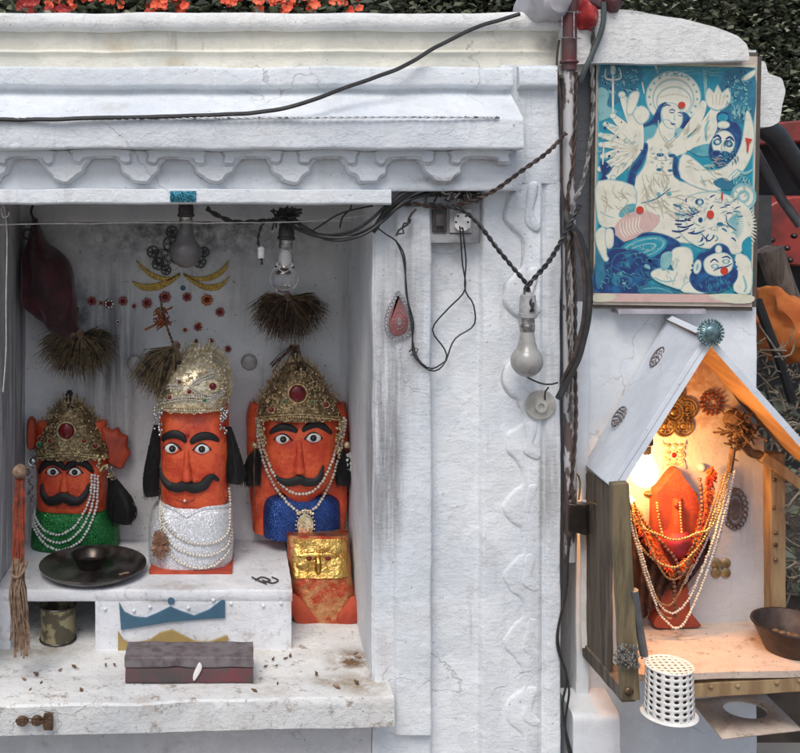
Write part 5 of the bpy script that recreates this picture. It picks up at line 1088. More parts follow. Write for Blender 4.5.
# roof panels (front edge near, rear edge by the wall)
D1=-.17; D2=.078
RT=P(710,322,D1); EL=P(585.5+27,487,D1)
def panel(name,a_f,b_f,a_b,b_b,th,mats,dn):
    a_f,b_f,a_b,b_b=[Vector(v) for v in (a_f,b_f,a_b,b_b)]
    nrm=((b_f-a_f).cross(a_b-a_f)).normalized()
    if nrm.z<0: nrm=-nrm
    mb=MB(); m_=12; n_=8; vs=[];fs=[]
    for s_ in (0,-th):
        for j in range(n_+1):
            for i in range(m_+1): vs.append(a_f.lerp(b_f,i/m_).lerp(a_b.lerp(b_b,i/m_),j/n_)+nrm*s_)
    K=(m_+1)*(n_+1)
    for j in range(n_):
        for i in range(m_):
            a=j*(m_+1)+i; mb.m+= []
            fs.append((a,a+1,a+m_+2,a+m_+1))
    top=len(fs)
    for j in range(n_):
        for i in range(m_): a=K+j*(m_+1)+i; fs.append((a,a+m_+1,a+m_+2,a+1))
    bot=len(fs)
    bd=[i for i in range(m_)]+[(j*(m_+1)+m_) for j in range(n_)]+[(n_*(m_+1)+m_-i) for i in range(m_)]+[((n_-j)*(m_+1)) for j in range(n_)]
    for k in range(len(bd)): a,b=bd[k],bd[(k+1)%len(bd)]; fs.append((a,K+a,K+b,b))
    mb.add(vs,fs); mb.m=[0]*top+[1]*(bot-top)+[0]*(len(fs)-bot)
    return obj(name,mb,mats,hs)
# left slope
lf_r,lf_e=P(704,340,D1),P(612,487,D1)
off_=P(666,318,D2-.02)-lf_r
lp=panel('roof_panel',lf_r,lf_e,P(666,320,D2-.01),P(584,464,D2-.01),.016,[m_roof,m_under],0)
rp2=panel('roof_panel',P(706,331,D1),P(838,480,D1),P(668,314,D2-.01),P(788,447,D2-.01),.012,[m_roof,m_under],0)
# gable face of the left slope (broad barge board seen white)
mb=MB()
hexa(mb,[P(705,346,D1-.002),P(613,489,D1-.002),P(611,484,D1-.002),P(702,341,D1-.002)],[P(705,346,D1+.01),P(613,489,D1+.01),P(611,484,D1+.01),P(702,341,D1+.01)]); obj('barge_board',mb,m_roof,hs,bevel=.001)
mb=MB(); hexa(mb,[P(585,466,D2-.02),P(612,487,D1),P(632,505,D1+.02),P(590,480,D2-.02)],[P(588,466,D2),P(618,484,D1+.03),P(636,500,D1+.05),P(596,478,D2)]); obj('eave_board',mb,m_roof,hs,bevel=.002)
def stud(mb,c,n_,rx,rz,ax,m=None,k=14):
    c=Vector(c); ax=[Vector(v) for v in ax]; nn=ax[0].cross(ax[1]).normalized()
    if nn.y>0: nn=-nn
    for L in (1,.66,.33):
        for i in range(int(k*L)): t=2*math.pi*i/int(k*L); p=c+ax[0]*math.cos(t)*rx*L+ax[1]*math.sin(t)*rz*L+nn*.002; ball(mb,p,.0026,6,5,m)
    ring(mb,c+nn*.001,rx*1.02,.0012,20,5,m,ax=ax[0],ay=ax[1],ry=rz*1.02); ball(mb,c+nn*.002,.0035,8,6,m)
e1=(lf_e-lf_r).normalized(); e2=(P(666,318,D2-.02)-lf_r).normalized(); e2=(e2-e1*e2.dot(e1)).normalized()
def onroof(px,py):   # intersection of the sight line with the left slope
    o=Vector((CX,CY,CZ)); d=(P(px,py,0)-o); n_=e1.cross((P(666,320,D2-.01)-lf_r).normalized()); t=(lf_r-o).dot(n_)/d.dot(n_); return o+d*t
for a,b,l in ((656.5,356.5,'dark oval beaded brooch high on the left roof slope'),(618,416,'brownish oval beaded brooch low on the left roof slope')):
    mb=MB(); stud(mb,onroof(a,b),None,.022,.022,(e1,e2)); obj('roof_brooch',mb,mat('brooch_metal',(.16,.13,.13),(.3,.25,.24),80,.4,.6) ,hs,label=l)
mb=MB(); c=P(711.5,333,D1-.016); ball(mb,c,(.014,.006,.014),14,8)
for i in range(22):
    t=i*2*math.pi/22; d=Vector((math.cos(t),0,math.sin(t)))
    for r_ in (.012,.018,.023): ball(mb,c+d*r_+Vector((0,.003,0)),(.0028,.0028,.0028),6,5)
for i in range(26): t=i*2*math.pi/26; d=Vector((math.cos(t),0,math.sin(t))); tube(mb,[c+d*.012,c+d*.026+Vector((0,.006,0))],lambda u:.002*(1-u)+.0006,5)
obj('ridge_rosette',mb,mat('teal_silver',(.22,.33,.35),(.1,.17,.18),80,.35,.7),hs,label='round teal-silver spiky rosette on the ridge')
# walls and floor
mb=MB(); o_=[(X(628,yw),Z(634,yw)),(X(764,yw),Z(630,yw)),(X(764,yw),Z(440,yw)),(X(690,yw),Z(330,yw)),(X(612,yw),Z(450,yw))]; prof(mb,o_,yw,yw+.018,.02,MY,r=.001)
m_bp=plaster('shrine_back_paint',(.58,.56,.56),stain=(.34,.22,.15),samt=.55,streak=.3,speck=.3,bump=.25,blobs=[blob(700,390,yw,.17,.19,1.1,(.34,.22,.15)),blob(645,570,yw,.08,.2,1.1,(.10,.06,.045)),blob(690,560,yw,.05,.12,.6,(.2,.13,.1)),blob(745,500,yw,.05,.14,.6,(.22,.2,.2)),blob(752,530,yw,.03,.12,.45,(.3,.3,.32))])  # brown patch at the top holds the lamp's warm light as colour
obj('back_panel',mb,m_bp,hs)
mb=MB(); hexa(mb,[P(630,687,yfr),P(838,677,yfr),P(838,669,yfr),P(630,679,yfr)],[P(629,634,yw),P(806,630,yw),P(806,624,yw),P(629,626,yw)])
box(mb,0,0.0001,0,0.0001,zfl-.01,zfl-.0099); mb=MB()
n1,n2=40,20; vs=[];fs=[]
for s_ in (0,-.012):
    for j in range(n2+1):
        yv=yfr+(yw-yfr)*j/n2; xl_=X(632,yfr)+(X(629,yw)-X(632,yfr))*j/n2; xr_=X(860,yfr)
        for i in range(n1+1): vs.append((xl_+(xr_-xl_)*i/n1,yv,zfl+s_+.010*i/n1))
K=(n1+1)*(n2+1)
for s_ in (0,1):
    for j in range(n2):
        for i in range(n1): a=s_*K+j*(n1+1)+i; fs.append((a,a+1,a+n1+2,a+n1+1))
bd=[i for i in range(n1)]+[(j*(n1+1)+n1) for j in range(n2)]+[(n2*(n1+1)+n1-i) for i in range(n1)]+[((n2-j)*(n1+1)) for j in range(n2)]
for k in range(len(bd)): a,b=bd[k],bd[(k+1)%len(bd)]; fs.append((a,K+a,K+b,b))
mb.add(vs,fs); rough(mb,.0012,14,amp2=.0004); obj('floor_board',mb,m_rustwht,hs)
mb=MB(); beam(mb,P(668,690,yfr+.012),P(856,679,yfr+.012),.02,.026,up=(0,0,1),segs=12,wob=.002)
for a,b in ((711,687),(738,686),(777,683),(800,681)): ball(mb,P(a,b,yfr),(.005,.003,.004),8,6)
obj('front_rail',mb,m_post2,hs,bevel=.002)
def post(name,a,b,w,d,m,lab=None,wob=.002,segs=14):
    mb=MB(); beam(mb,a,b,w,d,up=(0,1,0),segs=segs,wob=wob); return obj(name,mb,m,hs,bevel=.0015,label=lab)
post('post',P(629.5,698,yfr-.012),P(618.5,482,yfr-.012),.032,.018,m_post,'weathered green-brown front post')
post('post',P(590,655,yw+.0),P(590,474,yw+.0),.016,.02,m_postg,'dark rear post by the wall')
post('post',P(774.5,617,yw-.012),P(773,452,yw-.012),.030,.036,m_post2,'honey coloured right post')
post('post',P(607,668,-.06),P(604,480,-.05),.006,.022,m_postg,'thin dark side slat')
post('side_board',P(600,662,-.04),P(599,478,-.04),.006,.13,m_postg,None)
post('bottom_rail',P(588,648,yw),P(628,694,yfr),.026,.03,m_postg)
post('gable_brace',P(760,455,yw-.03),P(815,495,yw-.03),.02,.03,m_post2)
post('white_slat',P(583,500,.03),P(584,648,.03),.012,.004,m_white)
mb=MB(); tube(mb,[P(634,590,yfr-.02),P(638,620,yfr-.01),P(644,655,yfr-.0)],.008,8); obj('hinge_bar',mb,mat('grey_bar',(.10,.11,.12)),hs)
mb=MB()
for a,b in ((775,480),(774,508),(776,533),(776,545),(776,560)): ball(mb,P(a,b,yw-.035),(.0045,.003,.0045),8,6)
ball(mb,P(629,692,yfr-.032),(.009,.004,.009),10,6)
obj('nail_heads',mb,m_rustb,hs)
mb=MB(); c=P(628,657,yfr-.034); rnd=random.Random(8)
for k in range(260): 
    a=rnd.uniform(0,6.28); r_=rnd.uniform(0,.024); ball(mb,c+Vector((math.cos(a)*r_,rnd.uniform(-.006,.006),math.sin(a)*r_)),rnd.uniform(.0015,.003),5,4)
obj('dried_rosette',mb,mat('dead_rosette',(.22,.2,.18),(.1,.09,.08),80,.7),hs,label='round greyed lace rosette on the front post')
# ornaments on the back panel
m_go=mat('stamped_gold',(.55,.36,.12),(.25,.14,.05),60,.32,.9,bump=.4,bs=160)
yo=yw-.001
mb=MB()
for (dx,dy) in ((0,-17),(13,-3),(9,14),(-9,14),(-13,-3)):
    c=P(674+dx,412+dy,yo-.002)
    for r_ in (.021,.015,.009): ring(mb,c,r_,.0022,18,6)
    ball(mb,c,(.006,.004,.006),8,6)
    for k in range(8): ball(mb,c+Vector((math.cos(k*.785)*.012,-.001,math.sin(k*.785)*.012)),.0018,5,4)
c=P(674,412,yo-.004)
for r_ in (.019,.012): ring(mb,c,r_,.0025,18,6)
ball(mb,c,(.008,.005,.008),8,6); obj('gold_flower',mb,m_go,hs,label='large gold flower of five rings under the gable')
mb=MB(); c=P(712,403,yo-.002)
for r_,k_ in ((.024,16),(.017,12),(.009,7)):
    for k in range(k_): t=k*2*math.pi/k_; ball(mb,c+Vector((math.cos(t)*r_,0,math.sin(t)*r_)),.0032,6,5); 
    ring(mb,c,r_*.86,.0012,18,5)
obj('copper_rosette',mb,mat('rose_copper',(.38,.17,.11),(.2,.08,.05),80,.35,.8),hs)
mb=MB(); c=P(674,455,yo-.002)
for dx in (-1,0,1):
    for dz in (-1,0,1): ball(mb,c+Vector((dx*.014,0,dz*.015)),(.0055,.004,.0055),7,5,m=0 if (dx,dz)!=(0,0) else 1); ring(mb,c+Vector((dx*.014,-.001,dz*.015)),.0068,.0012,12,5,m=0)
for sx,sz in ((1,1),(1,-1),(-1,1),(-1,-1)): tube(mb,[c+Vector((sx*.016,0,sz*.018)),c+Vector((sx*.023,0,sz*.022)),c+Vector((sx*.024,0,sz*.029))],lambda u:.003*(1-u)+.0008,6,m=0)
obj('square_brooch',mb,[m_goldp,m_ruby],hs)
mb=MB(); c=P(735,509,yo-.002)
for k in range(20): t=k*2*math.pi/20; ring(mb,c+Vector((math.cos(t)*.022,0,math.sin(t)*.038)),.005,.0014,10,5)
ring(mb,c,.015,.0014,22,5,ry=.029); ball(mb,c,(.012,.002,.024),12,8); obj('oval_brooch',mb,mat('dark_brooch',(.11,.075,.07),(.2,.15,.13),60,.4,.6),hs)
mb=MB()
for k in range(4): t=.785+k*1.571; c=P(721,568,yo-.002)+Vector((math.cos(t)*.014,0,math.sin(t)*.014)); ball(mb,c,(.0105,.003,.0105),12,8)
ring(mb,P(721,568,yo-.005),.006,.0016,12,5); obj('clover_sticker',mb,mat('pale_copper',(.42,.30,.15),(.3,.2,.1),60,.4,.7),hs)
mb=MB()
for a,b in ((650,494),(692,495)):
    mb=MB(); ball(mb,P(a,b,yo-.003),(.013,.006,.007),12,8,m=0); ball(mb,P(a,b,yo-.008),(.007,.003,.004),10,6,m=1); obj('painted_eye',mb,[m_go,m_dustg],hs)
mb=MB(); ball(mb,P(701.5,467.5,yo-.004),.008,12,8); obj('pearl_button',mb,m_pearlw,hs)
mb=MB(); ball(mb,P(733,418,yo-.03),(.019,.018,.016),14,10); rough(mb,.003,50)
for k in range(140):
    c=P(740,430,yo-.03)+Vector((random.gauss(0,.013),random.uniform(-.02,.02),random.gauss(0,.018))); tube(mb,[c,c+Vector((random.uniform(-.02,.02),random.uniform(-.01,.01),random.uniform(-.02,.02)))],.002,4)
tube(mb,wp([(733,425),(742,440),(750,452),(760,455)],yo-.03,4),.009,8); tube(mb,wp([(728,476),(731,462),(733,448)],yo-.05,4),.006,8); tag(obj('jute_knot',mb,mat('dark_jute',(.17,.10,.06),(.08,.05,.03),60,.85)),'brown jute knot tying the necklaces under the right side of the small gable','knot')
# orange idol inside, garlands
t=thing('idol',P(675,628,.03),'narrow orange idol slab with pointed top inside the small wooden shrine','idol')
mb=MB(); yi=.02; prof(mb,pix([(656,500),(662,488),(668,480),(675,471),(680,470),(686,480),(692,489),(698,502),(699,530),(693,560),(688,575),(690,600),(691,612),(699,622),(698,628),(656,628),(656,618),(661,610),(659,580),(655,560)],yi,3),yi,yw+.001,.01,MY,r=.012); rough(mb,.003,25); obj('slab',mb,mat('dark_vermilion',(.36,.06,.025),(.22,.035,.018),22,.6,bump=.8,bs=45,bd=.004),t)
mb=MB(); loft(mb,[(498,672,683,.014,.03),(515,671,684,.008,.03),(535,668,687,.006,.03),(544,674,681,.010,.03)],.02,n=2.2,seg=12); obj('nose',mb,m_orange_d,t)
mb=MB(); ball(mb,P(677,506,.006),(.005,.003,.006),8,6); obj('painted_mark',mb,m_ruby,t)
mb=MB(); loft(mb,[(533,668,690,-.006,.02),(540,662,694,-.016,.02),(552,668,690,-.012,.02),(560,676,684,.0,.02)],.0,n=2.2); rough(mb,.004,50); obj('pink_flowers',mb,mat('pink_petals',(.36,.03,.06),(.25,.03,.02),50,.7),t)
def garl(label,strands,m,r,name='bead_garland',catg='garland',g='garlands in the small shrine'):
    tt=thing(name,P(strands[0][0][0],strands[0][0][1],0),label,catg,g)
    for pts in strands:
        mb=MB(); pa=wp(pts,n=8); beads(mb,pa,r,1.0,u=7,v=5); tube(mb,pa,.0008,4); obj('bead_strand',mb,m,tt)
m_gb=mat('gilt_bead',(.62,.45,.22),(.35,.22,.1),60,.3,.7,bump=0); m_lil=mat('lilac_bead',(.5,.44,.5),(.4,.34,.38),60,.3,.2,bump=0); m_dkb=mat('dark_bead',(.09,.04,.03),(.2,.1,.06),60,.4)
garl('gilt bead strands swagged across the small orange idol',[[(628,500,-.05),(640,525,-.04),(660,535,-.03),(676,540,-.03),(695,534,-.03),(712,526,-.03),(722,500,-.03),(730,472,-.02)],[(628,510,-.05),(640,545,-.03),(658,562,-.03),(676,567,-.03),(690,556,-.03),(706,535,-.03),(718,500,-.03),(727,470,-.02)],[(657,503,.005),(659,520,.005),(663,536,.0)],[(680,503,.002),(681,520,.002),(682,536,-.005)]],m_gb,.0029)
garl('long white bead strands hanging in a deep V to the small shrine floor',[[(632,520,-.04),(645,565,-.03),(657,600,-.02),(668,612,-.02),(676,612,-.02),(688,600,-.02),(702,570,-.02),(716,530,-.02),(730,475,-.02)],[(630,520,-.05),(644,570,-.04),(658,610,-.03),(668,623,-.03),(676,628,-.03),(686,620,-.03),(704,580,-.02),(720,530,-.02),(735,470,-.02)]],m_pearl,.0028)
garl('lilac bead strands hanging from the jute knot at the right',[[(731,474,-.02),(724,505,-.02),(714,540,-.015),(700,575,-.01),(688,595,-.01)],[(734,474,-.02),(728,505,-.02),(719,540,-.015),(706,575,-.01),(692,605,-.01)],[(728,474,-.02),(721,500,-.02),(709,535,-.015),(696,562,-.01),(684,585,-.01)]],m_lil,.0025)
garl('thin dark brown bead strands looping low at the left of the small orange idol',[[(631,505,-.055),(638,545,-.045),(650,585,-.035),(662,604,-.03),(675,600,-.025),(692,565,-.02)],[(630,500,-.055),(636,540,-.045),(646,580,-.035),(660,612,-.03),(672,619,-.025)],[(633,498,-.05),(650,548,-.035),(668,578,-.025),(684,572,-.02),(704,530,-.02),(724,474,-.02)]],mat('amber_bead',(.22,.11,.05),(.4,.25,.12),60,.35,.3),.0024)
garl('dark wooden rosary hanging down the middle of the small orange idol',[[(700,480,.0),(702,510,-.01),(694,545,-.02),(682,575,-.02),(676,560,-.02),(664,545,-.02),(650,530,-.02),(634,505,-.03)],[(675,570,-.01),(674,590,-.01),(675,618,-.01)]],m_dkb,.0042)
# orange flower garland + dark cloth
t=thing('flower_garland',P(712,470,.0),'faded orange and red flower garland looped around the small orange idol','garland','garlands in the small shrine')
mb=MB(); rnd=random.Random(12)
for pts in ([(712,470,.02),(708,495,.01),(702,525,.0),(693,550,-.005),(680,572,-.01)],[(636,510,.0),(645,535,.0),(658,555,-.005),(670,572,-.01)]):
    for p in resample(wp(pts,n=8),.0028):
        for k in range(5): d=Vector((rnd.gauss(0,1),rnd.gauss(0,.8),rnd.gauss(0,1))).normalized()*.012; tube(mb,[p,p+d*.6,p+d+Vector((0,0,-.004))],lambda u:.0028*(1-u)+.0009,4)
obj('petals',mb,mat('marigold_petals',(.62,.13,.02),(.45,.04,.02),60,.7),t)
t=thing('dark_veil',P(660,590,.03),'dark brown netted cloth hanging in a V behind the bead strands','cloth')
mb=MB(); vs=[];fs=[]; nx,nz=40,24
top=[(631,500),(641,532),(656,556),(672,572),(688,560),(706,522)]; bot=[(632,612),(644,618),(655,606),(668,590),(684,588),(712,548)]
T=cat(top,8); B=cat(bot,8)
for j in range(nz+1):
    for i in range(len(T)): a=T[i];b=B[i]; u=j/nz; p=P(a[0]+(b[0]-a[0])*u,a[1]+(b[1]-a[1])*u,.015+.008*math.sin(i*1.1+j*.2)); vs.append(p)
for j in range(nz):
    for i in range(len(T)-1): a=j*len(T)+i; fs.append((a,a+1,a+len(T)+1,a+len(T)))
mb.add(vs,fs); obj('net',mb,mat('dark_net',(.04,.02,.016),(.10,.035,.022),90,.85),t,solid=.0015)
# lit bulb inside
def emis(name,c,s_):
    m,nt,b=newmat(name); b.inputs['Emission Color'].default_value=c4(c); b.inputs['Emission Strength'].default_value=s_; b.inputs['Base Color'].default_value=(.9,.8,.6,1); return m
LB=-.06
t=thing('light_bulb',P(640,452,LB),'glowing warm bulb inside the left side of the small wooden shrine','light bulb')
mb=MB(); c=P(644,471,LB); lathe(mb,c,[(.0005,-.030),(.012,-.028),(.021,-.020),(.0255,-.008),(.026,.0),(.023,.012),(.016,.024),(.013,.034)],28); obj('glass',mb,emis('lit_glass',(1,.44,.12),135),t)
mb=MB(); lathe(mb,c,[(.013,.034),(.0135,.05),(.017,.052),(.017,.075),(.006,.08)],20); obj('holder',mb,m_bake,t)
# things on and under the small shrine floor
t=thing('steel_bowl',P(793,654,-.07),'wide rusty steel bowl of ash at the right edge of the small shrine floor','bowl')
c=Vector((X(793,-.085),-.085,zfl+.006)); mb=MB(); lathe(mb,c,[(.001,0),(.046,0),(.050,.003),(.064,.034),(.072,.052),(.0745,.053),(.0735,.056),(.070,.055),(.060,.034),(.046,.006),(.001,.005)],48,closed=True); obj('bowl_body',mb,mat('sooty_bowl',(.085,.06,.048),(.045,.03,.025),22,.4,.6,bump=.4,bs=60),t)
mb=MB()
for k in range(60): a=random.uniform(0,6.28); r_=random.uniform(0,.045); ball(mb,c+Vector((math.cos(a)*r_,math.sin(a)*r_,.012+random.uniform(0,.014))),(random.uniform(.004,.01),random.uniform(.004,.01),.005),6,5)
obj('ash',mb,m_dry,t)
t=thing('perforated_cup',P(668,722,-.2),'white perforated plastic incense cup hung upside down before the shrine floor','cup')
s_=sc(-.2); cr=.0405; cz0=Z(711,-.2); cz1=Z(664,-.2); cc=Vector((X(668,-.2),-.205,0)); mb=MB()
def holed(mb,fn,nu,nv,hr=.30,wrap=True):
    for j in range(nv):
        for i in range(nu):
            q8=[(0,0),(.5,0),(1,0),(1,.5),(1,1),(.5,1),(0,1),(0,.5)]; vs=[fn(i+a,j+b) for a,b in q8]; an=[-.75,-.5,-.25,0,.25,.5,.75,1.0]
            vs+=[fn(i+.5+hr*math.cos(math.pi*a),j+.5+hr*math.sin(math.pi*a)) for a in an]
            mb.add(vs,[(k,(k+1)%8,8+(k+1)%8,8+k) for k in range(8)])
nu,nv=17,8
holed(mb,lambda u,v: cc+Vector((math.cos(2*math.pi*u/nu)*(cr+.0025*(1-v/nv)),math.sin(2*math.pi*u/nu)*(cr+.0025*(1-v/nv)),cz0+(cz1-cz0)*v/nv)),nu,nv)
obj('cup_wall',mb,m_white,t,solid=.0015,weld=True); mb=MB(); lathe(mb,Vector((cc.x,cc.y,cz0)),[(cr-.006,.001),(cr-.006,cz1-cz0-.008),(.001,cz1-cz0-.008)],30); obj('cup_inner_shade',mb,mat('inner_shade_grey',(.13,.12,.12),rough_=.8),t)  # dark inner cylinder added so the holes look shaded inside
mb=MB()
def tp(u,v):
    a=(u/7*2-1); b=(v/7*2-1)   # square to disc
    return cc+Vector((a*math.sqrt(1-b*b/2)*cr*1.0,b*math.sqrt(1-a*a/2)*cr*1.0,cz1+.0005))
holed(mb,tp,7,7,.28); obj('cup_top',mb,m_white,t,solid=.0015,weld=True)
mb=MB(); lathe(mb,Vector((cc.x,cc.y,cz0-.004)),[(cr-.002,.001),(cr+.007,0),(cr+.009,.002),(cr+.007,.004),(cr-.002,.005)],40,closed=True); obj('flange',mb,m_white,t); mb=MB(); ring(mb,Vector((cc.x,cc.y,cz1)),cr,.002,36,6,ax=(1,0,0),ay=(0,1,0)); obj('rim',mb,m_white,t)
mb=MB(); zz_=CZ-1.02; c=Vector((X(745,-.06),-.06,zz_)); Pl=lambda a,b:(lambda D:Vector(((a-VX)*D/F,CY+D,zz_)))(1.02*F/(b-VY))
qd=[Pl(690,701),Pl(764,694),Pl(802,731),Pl(722,740)]; cen=Pl(745,711); vs=[];fs=[]; n_=40
for k in range(n_):
    t_=k/n_*4; i=int(t_); vs.append(qd[i].lerp(qd[(i+1)%4],t_-i))
a0=math.atan2(qd[0].y-cen.y,qd[0].x-cen.x)
for k in range(n_):
    d=vs[k]-cen; d.normalize(); vs.append(cen+Vector((d.x*.040,d.y*.036,0)))
fs=[(k,(k+1)%n_,n_+(k+1)%n_,n_+k) for k in range(n_)]; mb.add(vs,fs); o=obj('metal_sheet',mb,m_rustwht,None,solid=.003); tag(o,'square stained metal sheet with a round hole under the small shrine floor','metal sheet')

# ------------------------------------------------------------------ beyond the wall
def leaves(mb, n, fn, size, mats=1, droop=.3):
    for i in range(n):
        c=fn(i); L=size*random.uniform(.6,1.3); a=random.uniform(0,6.28); d=Vector((math.cos(a),math.sin(a),random.uniform(-.8,.6))).normalized(); w=d.cross(Vector((random.uniform(-1,1),random.uniform(-1,1),1))).normalized()*L*.34; up=d.cross(w).normalized()*L*.12
        mb.add([c,c+d*L*.5+w-up,c+d*L,c+d*L*.5-w-up,c+d*L*.5+up*.3],[(0,1,4),(1,2,4),(2,3,4),(3,0,4)],random.randrange(mats))
def leafm(name,c): 
    m,nt,b=newmat(name); b.inputs['Base Color'].default_value=c4(c); b.inputs['Roughness'].default_value=.5; b.inputs['Subsurface Weight'].default_value=0; return m
LG=[leafm('leaf_a',(.12,.145,.085)),leafm('leaf_b',(.19,.215,.135)),leafm('leaf_c',(.30,.31,.23)),leafm('leaf_d',(.065,.075,.05))]
m_bark=mat('bark',(.10,.08,.06),(.05,.04,.03),30,.9,bump=.6)
def bush(label,cx,cy,x0,x1,y,ztop,zlow,n,size,depth=.5,group='trees behind the wall',name='leafy_tree'):
    t=thing(name,((x0+x1)/2,y,0),label,'tree' if 'tree' in name else 'shrub',group); mb=MB()
    for k in range(5): 
        a=Vector(((x0+x1)/2+random.uniform(-.06,.06),y+random.uniform(0,depth*.5),0)); b=Vector((x0+(x1-x0)*(k+.5)/5,y+random.uniform(0,depth),ztop-.15)); tube(mb,cat([a,a.lerp(b,.5)+Vector((random.uniform(-.1,.1),0,.1)),b],5),lambda u:.03*(1-u)+.006,7)
    obj('trunk',mb,m_bark,t)
    mb=MB(); cl=[(random.uniform(x0,x1),y+random.uniform(0,depth),random.uniform(zlow,ztop)) for _ in range(60)]
    def f(i):
        c=random.choice(cl); return Vector(c)+Vector((random.gauss(0,1),random.gauss(0,1),random.gauss(0,1)))*min(.16,(x1-x0)*.14)
    leaves(mb,n,f,size,4)
    for i in range(n//7):
        L_=len(mb.m); leaves(mb,1,lambda i:Vector((random.uniform(x0-.1,x1+.1),y+depth+random.uniform(0,.3),random.uniform(zlow-.2,ztop))),.16,1)
        mb.m[L_:]=[random.choice((0,3))]*(len(mb.m)-L_)
    obj('crown',mb,LG,t,smooth=False)
bush('dense grey-green leafy tree at the top right behind the parapet',0,0,1.75,3.1,2.6,3.4,1.55,42000,.034,.7)
bush('dark leafy tree showing just above the middle of the parapet',0,0,.35,1.8,3.0,3.0,1.9,16000,.04,.6)
bush('low dark bush behind the left end of the parapet',0,0,-1.9,-.3,1.4,2.25,1.6,6000,.05,.4,name='leafy_tree')
# flowering plants behind the parapet
m_fl=mat('orange_petal',(.85,.16,.07),(.7,.07,.03),60,.6,bump=0); m_fl2=mat('red_petal',(.40,.03,.02),(.3,.02,.02),60,.6,bump=0)
specs=[(40,70,'dark reddish flowering shrub behind the far left of the parapet',m_fl2,110),(85,40,'orange flowering shrub above the left parapet, second from the left',m_fl,140),(190,60,'orange flowering shrub above the parapet over the middle idol',m_fl,150),(262,45,'orange flowering shrub above the parapet over the rightmost idol',m_fl,130),(320,35,'sparse orange flowering shrub above the middle of the parapet',m_fl,60)]
for (px,w,lab,fm,nf) in specs:
    y=.62; t=thing('flowering_shrub',(X(px,y),y,0),lab,'flowering shrub','flowering shrubs behind the parapet'); mb=MB()
    for k in range(9): a=Vector((X(px,y)+random.uniform(-.04,.04),y,0)); b=P(px+random.uniform(-w,w)*.6,random.uniform(-20,15),y+random.uniform(-.05,.08)); tube(mb,cat([a,a.lerp(b,.6)+Vector((random.uniform(-.04,.04),0,0)),b],5),lambda u:.007*(1-u)+.002,6)
    obj('stems',mb,m_bark,t)
    mb=MB(); leaves(mb,1500,lambda i:P(px+random.gauss(0,w*.7),random.uniform(-40,30),y+random.uniform(-.08,.12)),.035,4); obj('foliage',mb,LG,t,smooth=False)
    mb=MB()
    cl_=[(px+random.uniform(-w,w)*.9,random.uniform(-14,10)) for _ in range(9)]
    for k in range(int(nf/1.6)):
        cc_=random.choice(cl_); c=P(cc_[0]+random.gauss(0,4),cc_[1]+random.gauss(0,4),y-.09+random.uniform(-.02,.08))
        for j in range(5):
            a=j*1.257+random.random(); d=Vector((math.cos(a),-.5,math.sin(a))).normalized(); L=random.uniform(.010,.017); w_=d.cross(Vector((0,1,0))).normalized()*L*.45
            mb.add([c,c+d*L*.55+w_,c+d*L,c+d*L*.55-w_],[(0,1,2),(0,2,3)])
    obj('flowers',mb,fm,t,smooth=False)
# pale rendered wall far left behind, dark undergrowth and red machine at right
mb=MB(); box(mb,-3.5,-1.2,3.2,3.4,0,2.9); tag(obj('distant_wall',mb,plaster('distant_plaster',(.6,.58,.56))),'pale plain wall far behind the left end of the shrine','wall')
rm=thing('red_machine',P(800,300,.9),'red and black machine with round arms, half hidden behind the right end of the wall','machine'); 
m_rp=mat('red_machine_paint',(.34,.045,.035),(.16,.035,.03),9,.45,bump=.1); m_dk=mat('black_machine',(.012,.012,.013),(.02,.02,.02),14,.6)
y=.9
mb=MB(); o_=pix([(762,222),(768,207),(782,199),(800,196),(840,198),(880,215),(890,262),(764,262)],y,3); prof(mb,o_,y,y+.3,.05,MY,r=.01); obj('red_hood',mb,m_rp,rm,bevel=.006)
mb=MB(); o_=pix([(740,128),(758,124),(800,120),(880,112),(880,140),(800,142),(762,145),(740,148)],y+.1,0); prof(mb,o_,y+.1,y+.3,.05,MY,r=.01); obj('red_beam',mb,m_rp,rm,bevel=.006)
mb=MB(); tube(mb,[P(752,118,.5),P(775,135,.52),P(812,190,.6),P(850,250,.7)],.028,16); obj('black_arm',mb,mat('black_arm_paint',(.03,.032,.036),(.09,.09,.09),60,.4,lo=.6,hi=.7),rm)
mb=MB(); tube(mb,[P(755,150,.6),P(782,200,.62),P(800,225,.62)],.012,10); obj('grey_rod',mb,mat('grey_rod',(.10,.10,.105)),rm)
mb=MB(); box(mb,X(690,1.3),X(960,1.3),1.2,1.6,.4,Z(135,1.3)); obj('dark_body',mb,m_dk,rm,bevel=.01)
mb=MB(); box(mb,X(752,y-.1),X(768,y-.1),y-.12,y-.05,Z(250,y),Z(195,y)); obj('grey_bracket',mb,mat('bracket',(.07,.07,.075)),rm)
mb=MB()
for a,b in ((787,240),(772,232),(790,252),(770,262),(794,228)): ball(mb,P(a,b+8,y-.06),(.010,.01,.008),8,6)
obj('bolts',mb,m_rust,rm)
mb=MB(); tube(mb,[P(768,250,.7),P(778,275,.7),P(792,310,.72),P(802,345,.75)],lambda u:.034-.008*u,10); rough(mb,.012,18); tag(obj('log',mb,wood('dead_wood',(.20,.16,.13),(.10,.08,.065))),'weathered broken log leaning beside the red machine','log')
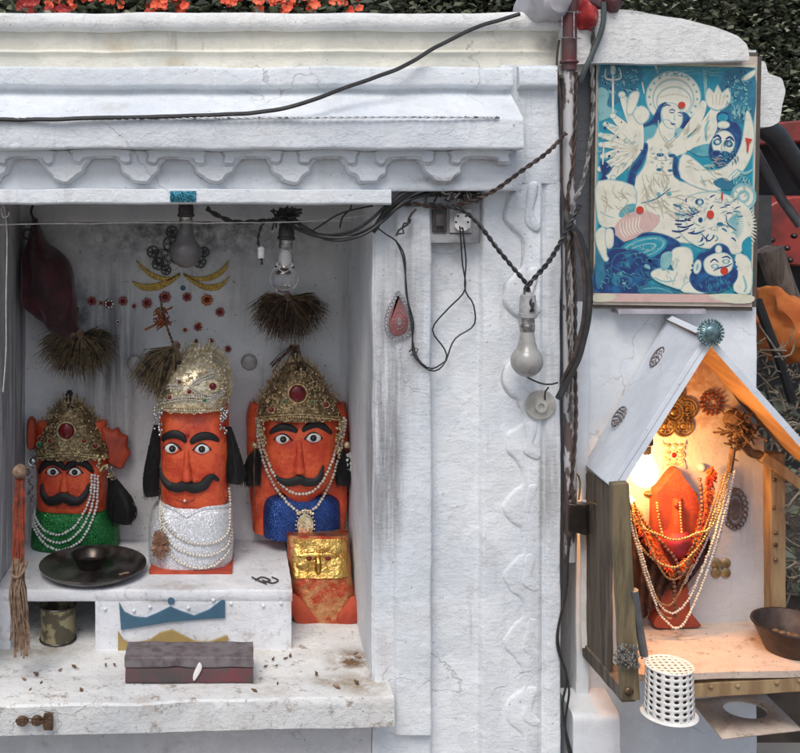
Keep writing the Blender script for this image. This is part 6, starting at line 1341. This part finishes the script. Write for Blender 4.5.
lump('orange_cloth','crumpled orange cloth caught in the twigs right of the framed print',[(289,771,776,.52,.56),(296,769,786,.48,.6),(308,766,812,.44,.62),(325,763,830,.42,.62),(340,764,832,.42,.62),(352,768,826,.44,.62),(362,780,812,.5,.6)],.5,mat('saffron_cloth',(.55,.17,.035),(.42,.10,.02),14,.85,bump=.5,bs=60),5,.02)
mb=MB(); rnd=random.Random(21)
for k in range(520):
    y=rnd.uniform(.35,.9); a=P(rnd.uniform(752,850),rnd.uniform(330,660),y); d=Vector((rnd.uniform(-1,1),rnd.uniform(-.3,.3),rnd.uniform(-.7,1)))*rnd.uniform(.04,.12)
    tube(mb,cat([a,a+d*.5+Vector((rnd.uniform(-.02,.02),0,rnd.uniform(-.02,.02))),a+d],3),rnd.uniform(.0012,.003),5)
tag(obj('brushwood',mb,mat('dry_twigs',(.26,.21,.15),(.11,.09,.065),30,.85)),kind='stuff',label='tangle of dry twigs filling the gap right of the small shrine',catg='brushwood')
mb=MB(); leaves(mb,240,lambda i:P(random.uniform(755,840),random.uniform(380,600),random.uniform(.45,.8)),.04,4); tag(obj('undergrowth',mb,LG,smooth=False),kind='stuff',label='sparse green leaves among the dry twigs at right',catg='undergrowth')
mb=MB(); tube(mb,[P(757,300,.42),P(768,330,.42),P(779,358,.42),P(792,400,.44)],.012,8); tag(obj('stick',mb,m_dk),'straight black stick leaning in front of the orange cloth','stick')
# dark earth bank under the brushwood, keeps the gap dark
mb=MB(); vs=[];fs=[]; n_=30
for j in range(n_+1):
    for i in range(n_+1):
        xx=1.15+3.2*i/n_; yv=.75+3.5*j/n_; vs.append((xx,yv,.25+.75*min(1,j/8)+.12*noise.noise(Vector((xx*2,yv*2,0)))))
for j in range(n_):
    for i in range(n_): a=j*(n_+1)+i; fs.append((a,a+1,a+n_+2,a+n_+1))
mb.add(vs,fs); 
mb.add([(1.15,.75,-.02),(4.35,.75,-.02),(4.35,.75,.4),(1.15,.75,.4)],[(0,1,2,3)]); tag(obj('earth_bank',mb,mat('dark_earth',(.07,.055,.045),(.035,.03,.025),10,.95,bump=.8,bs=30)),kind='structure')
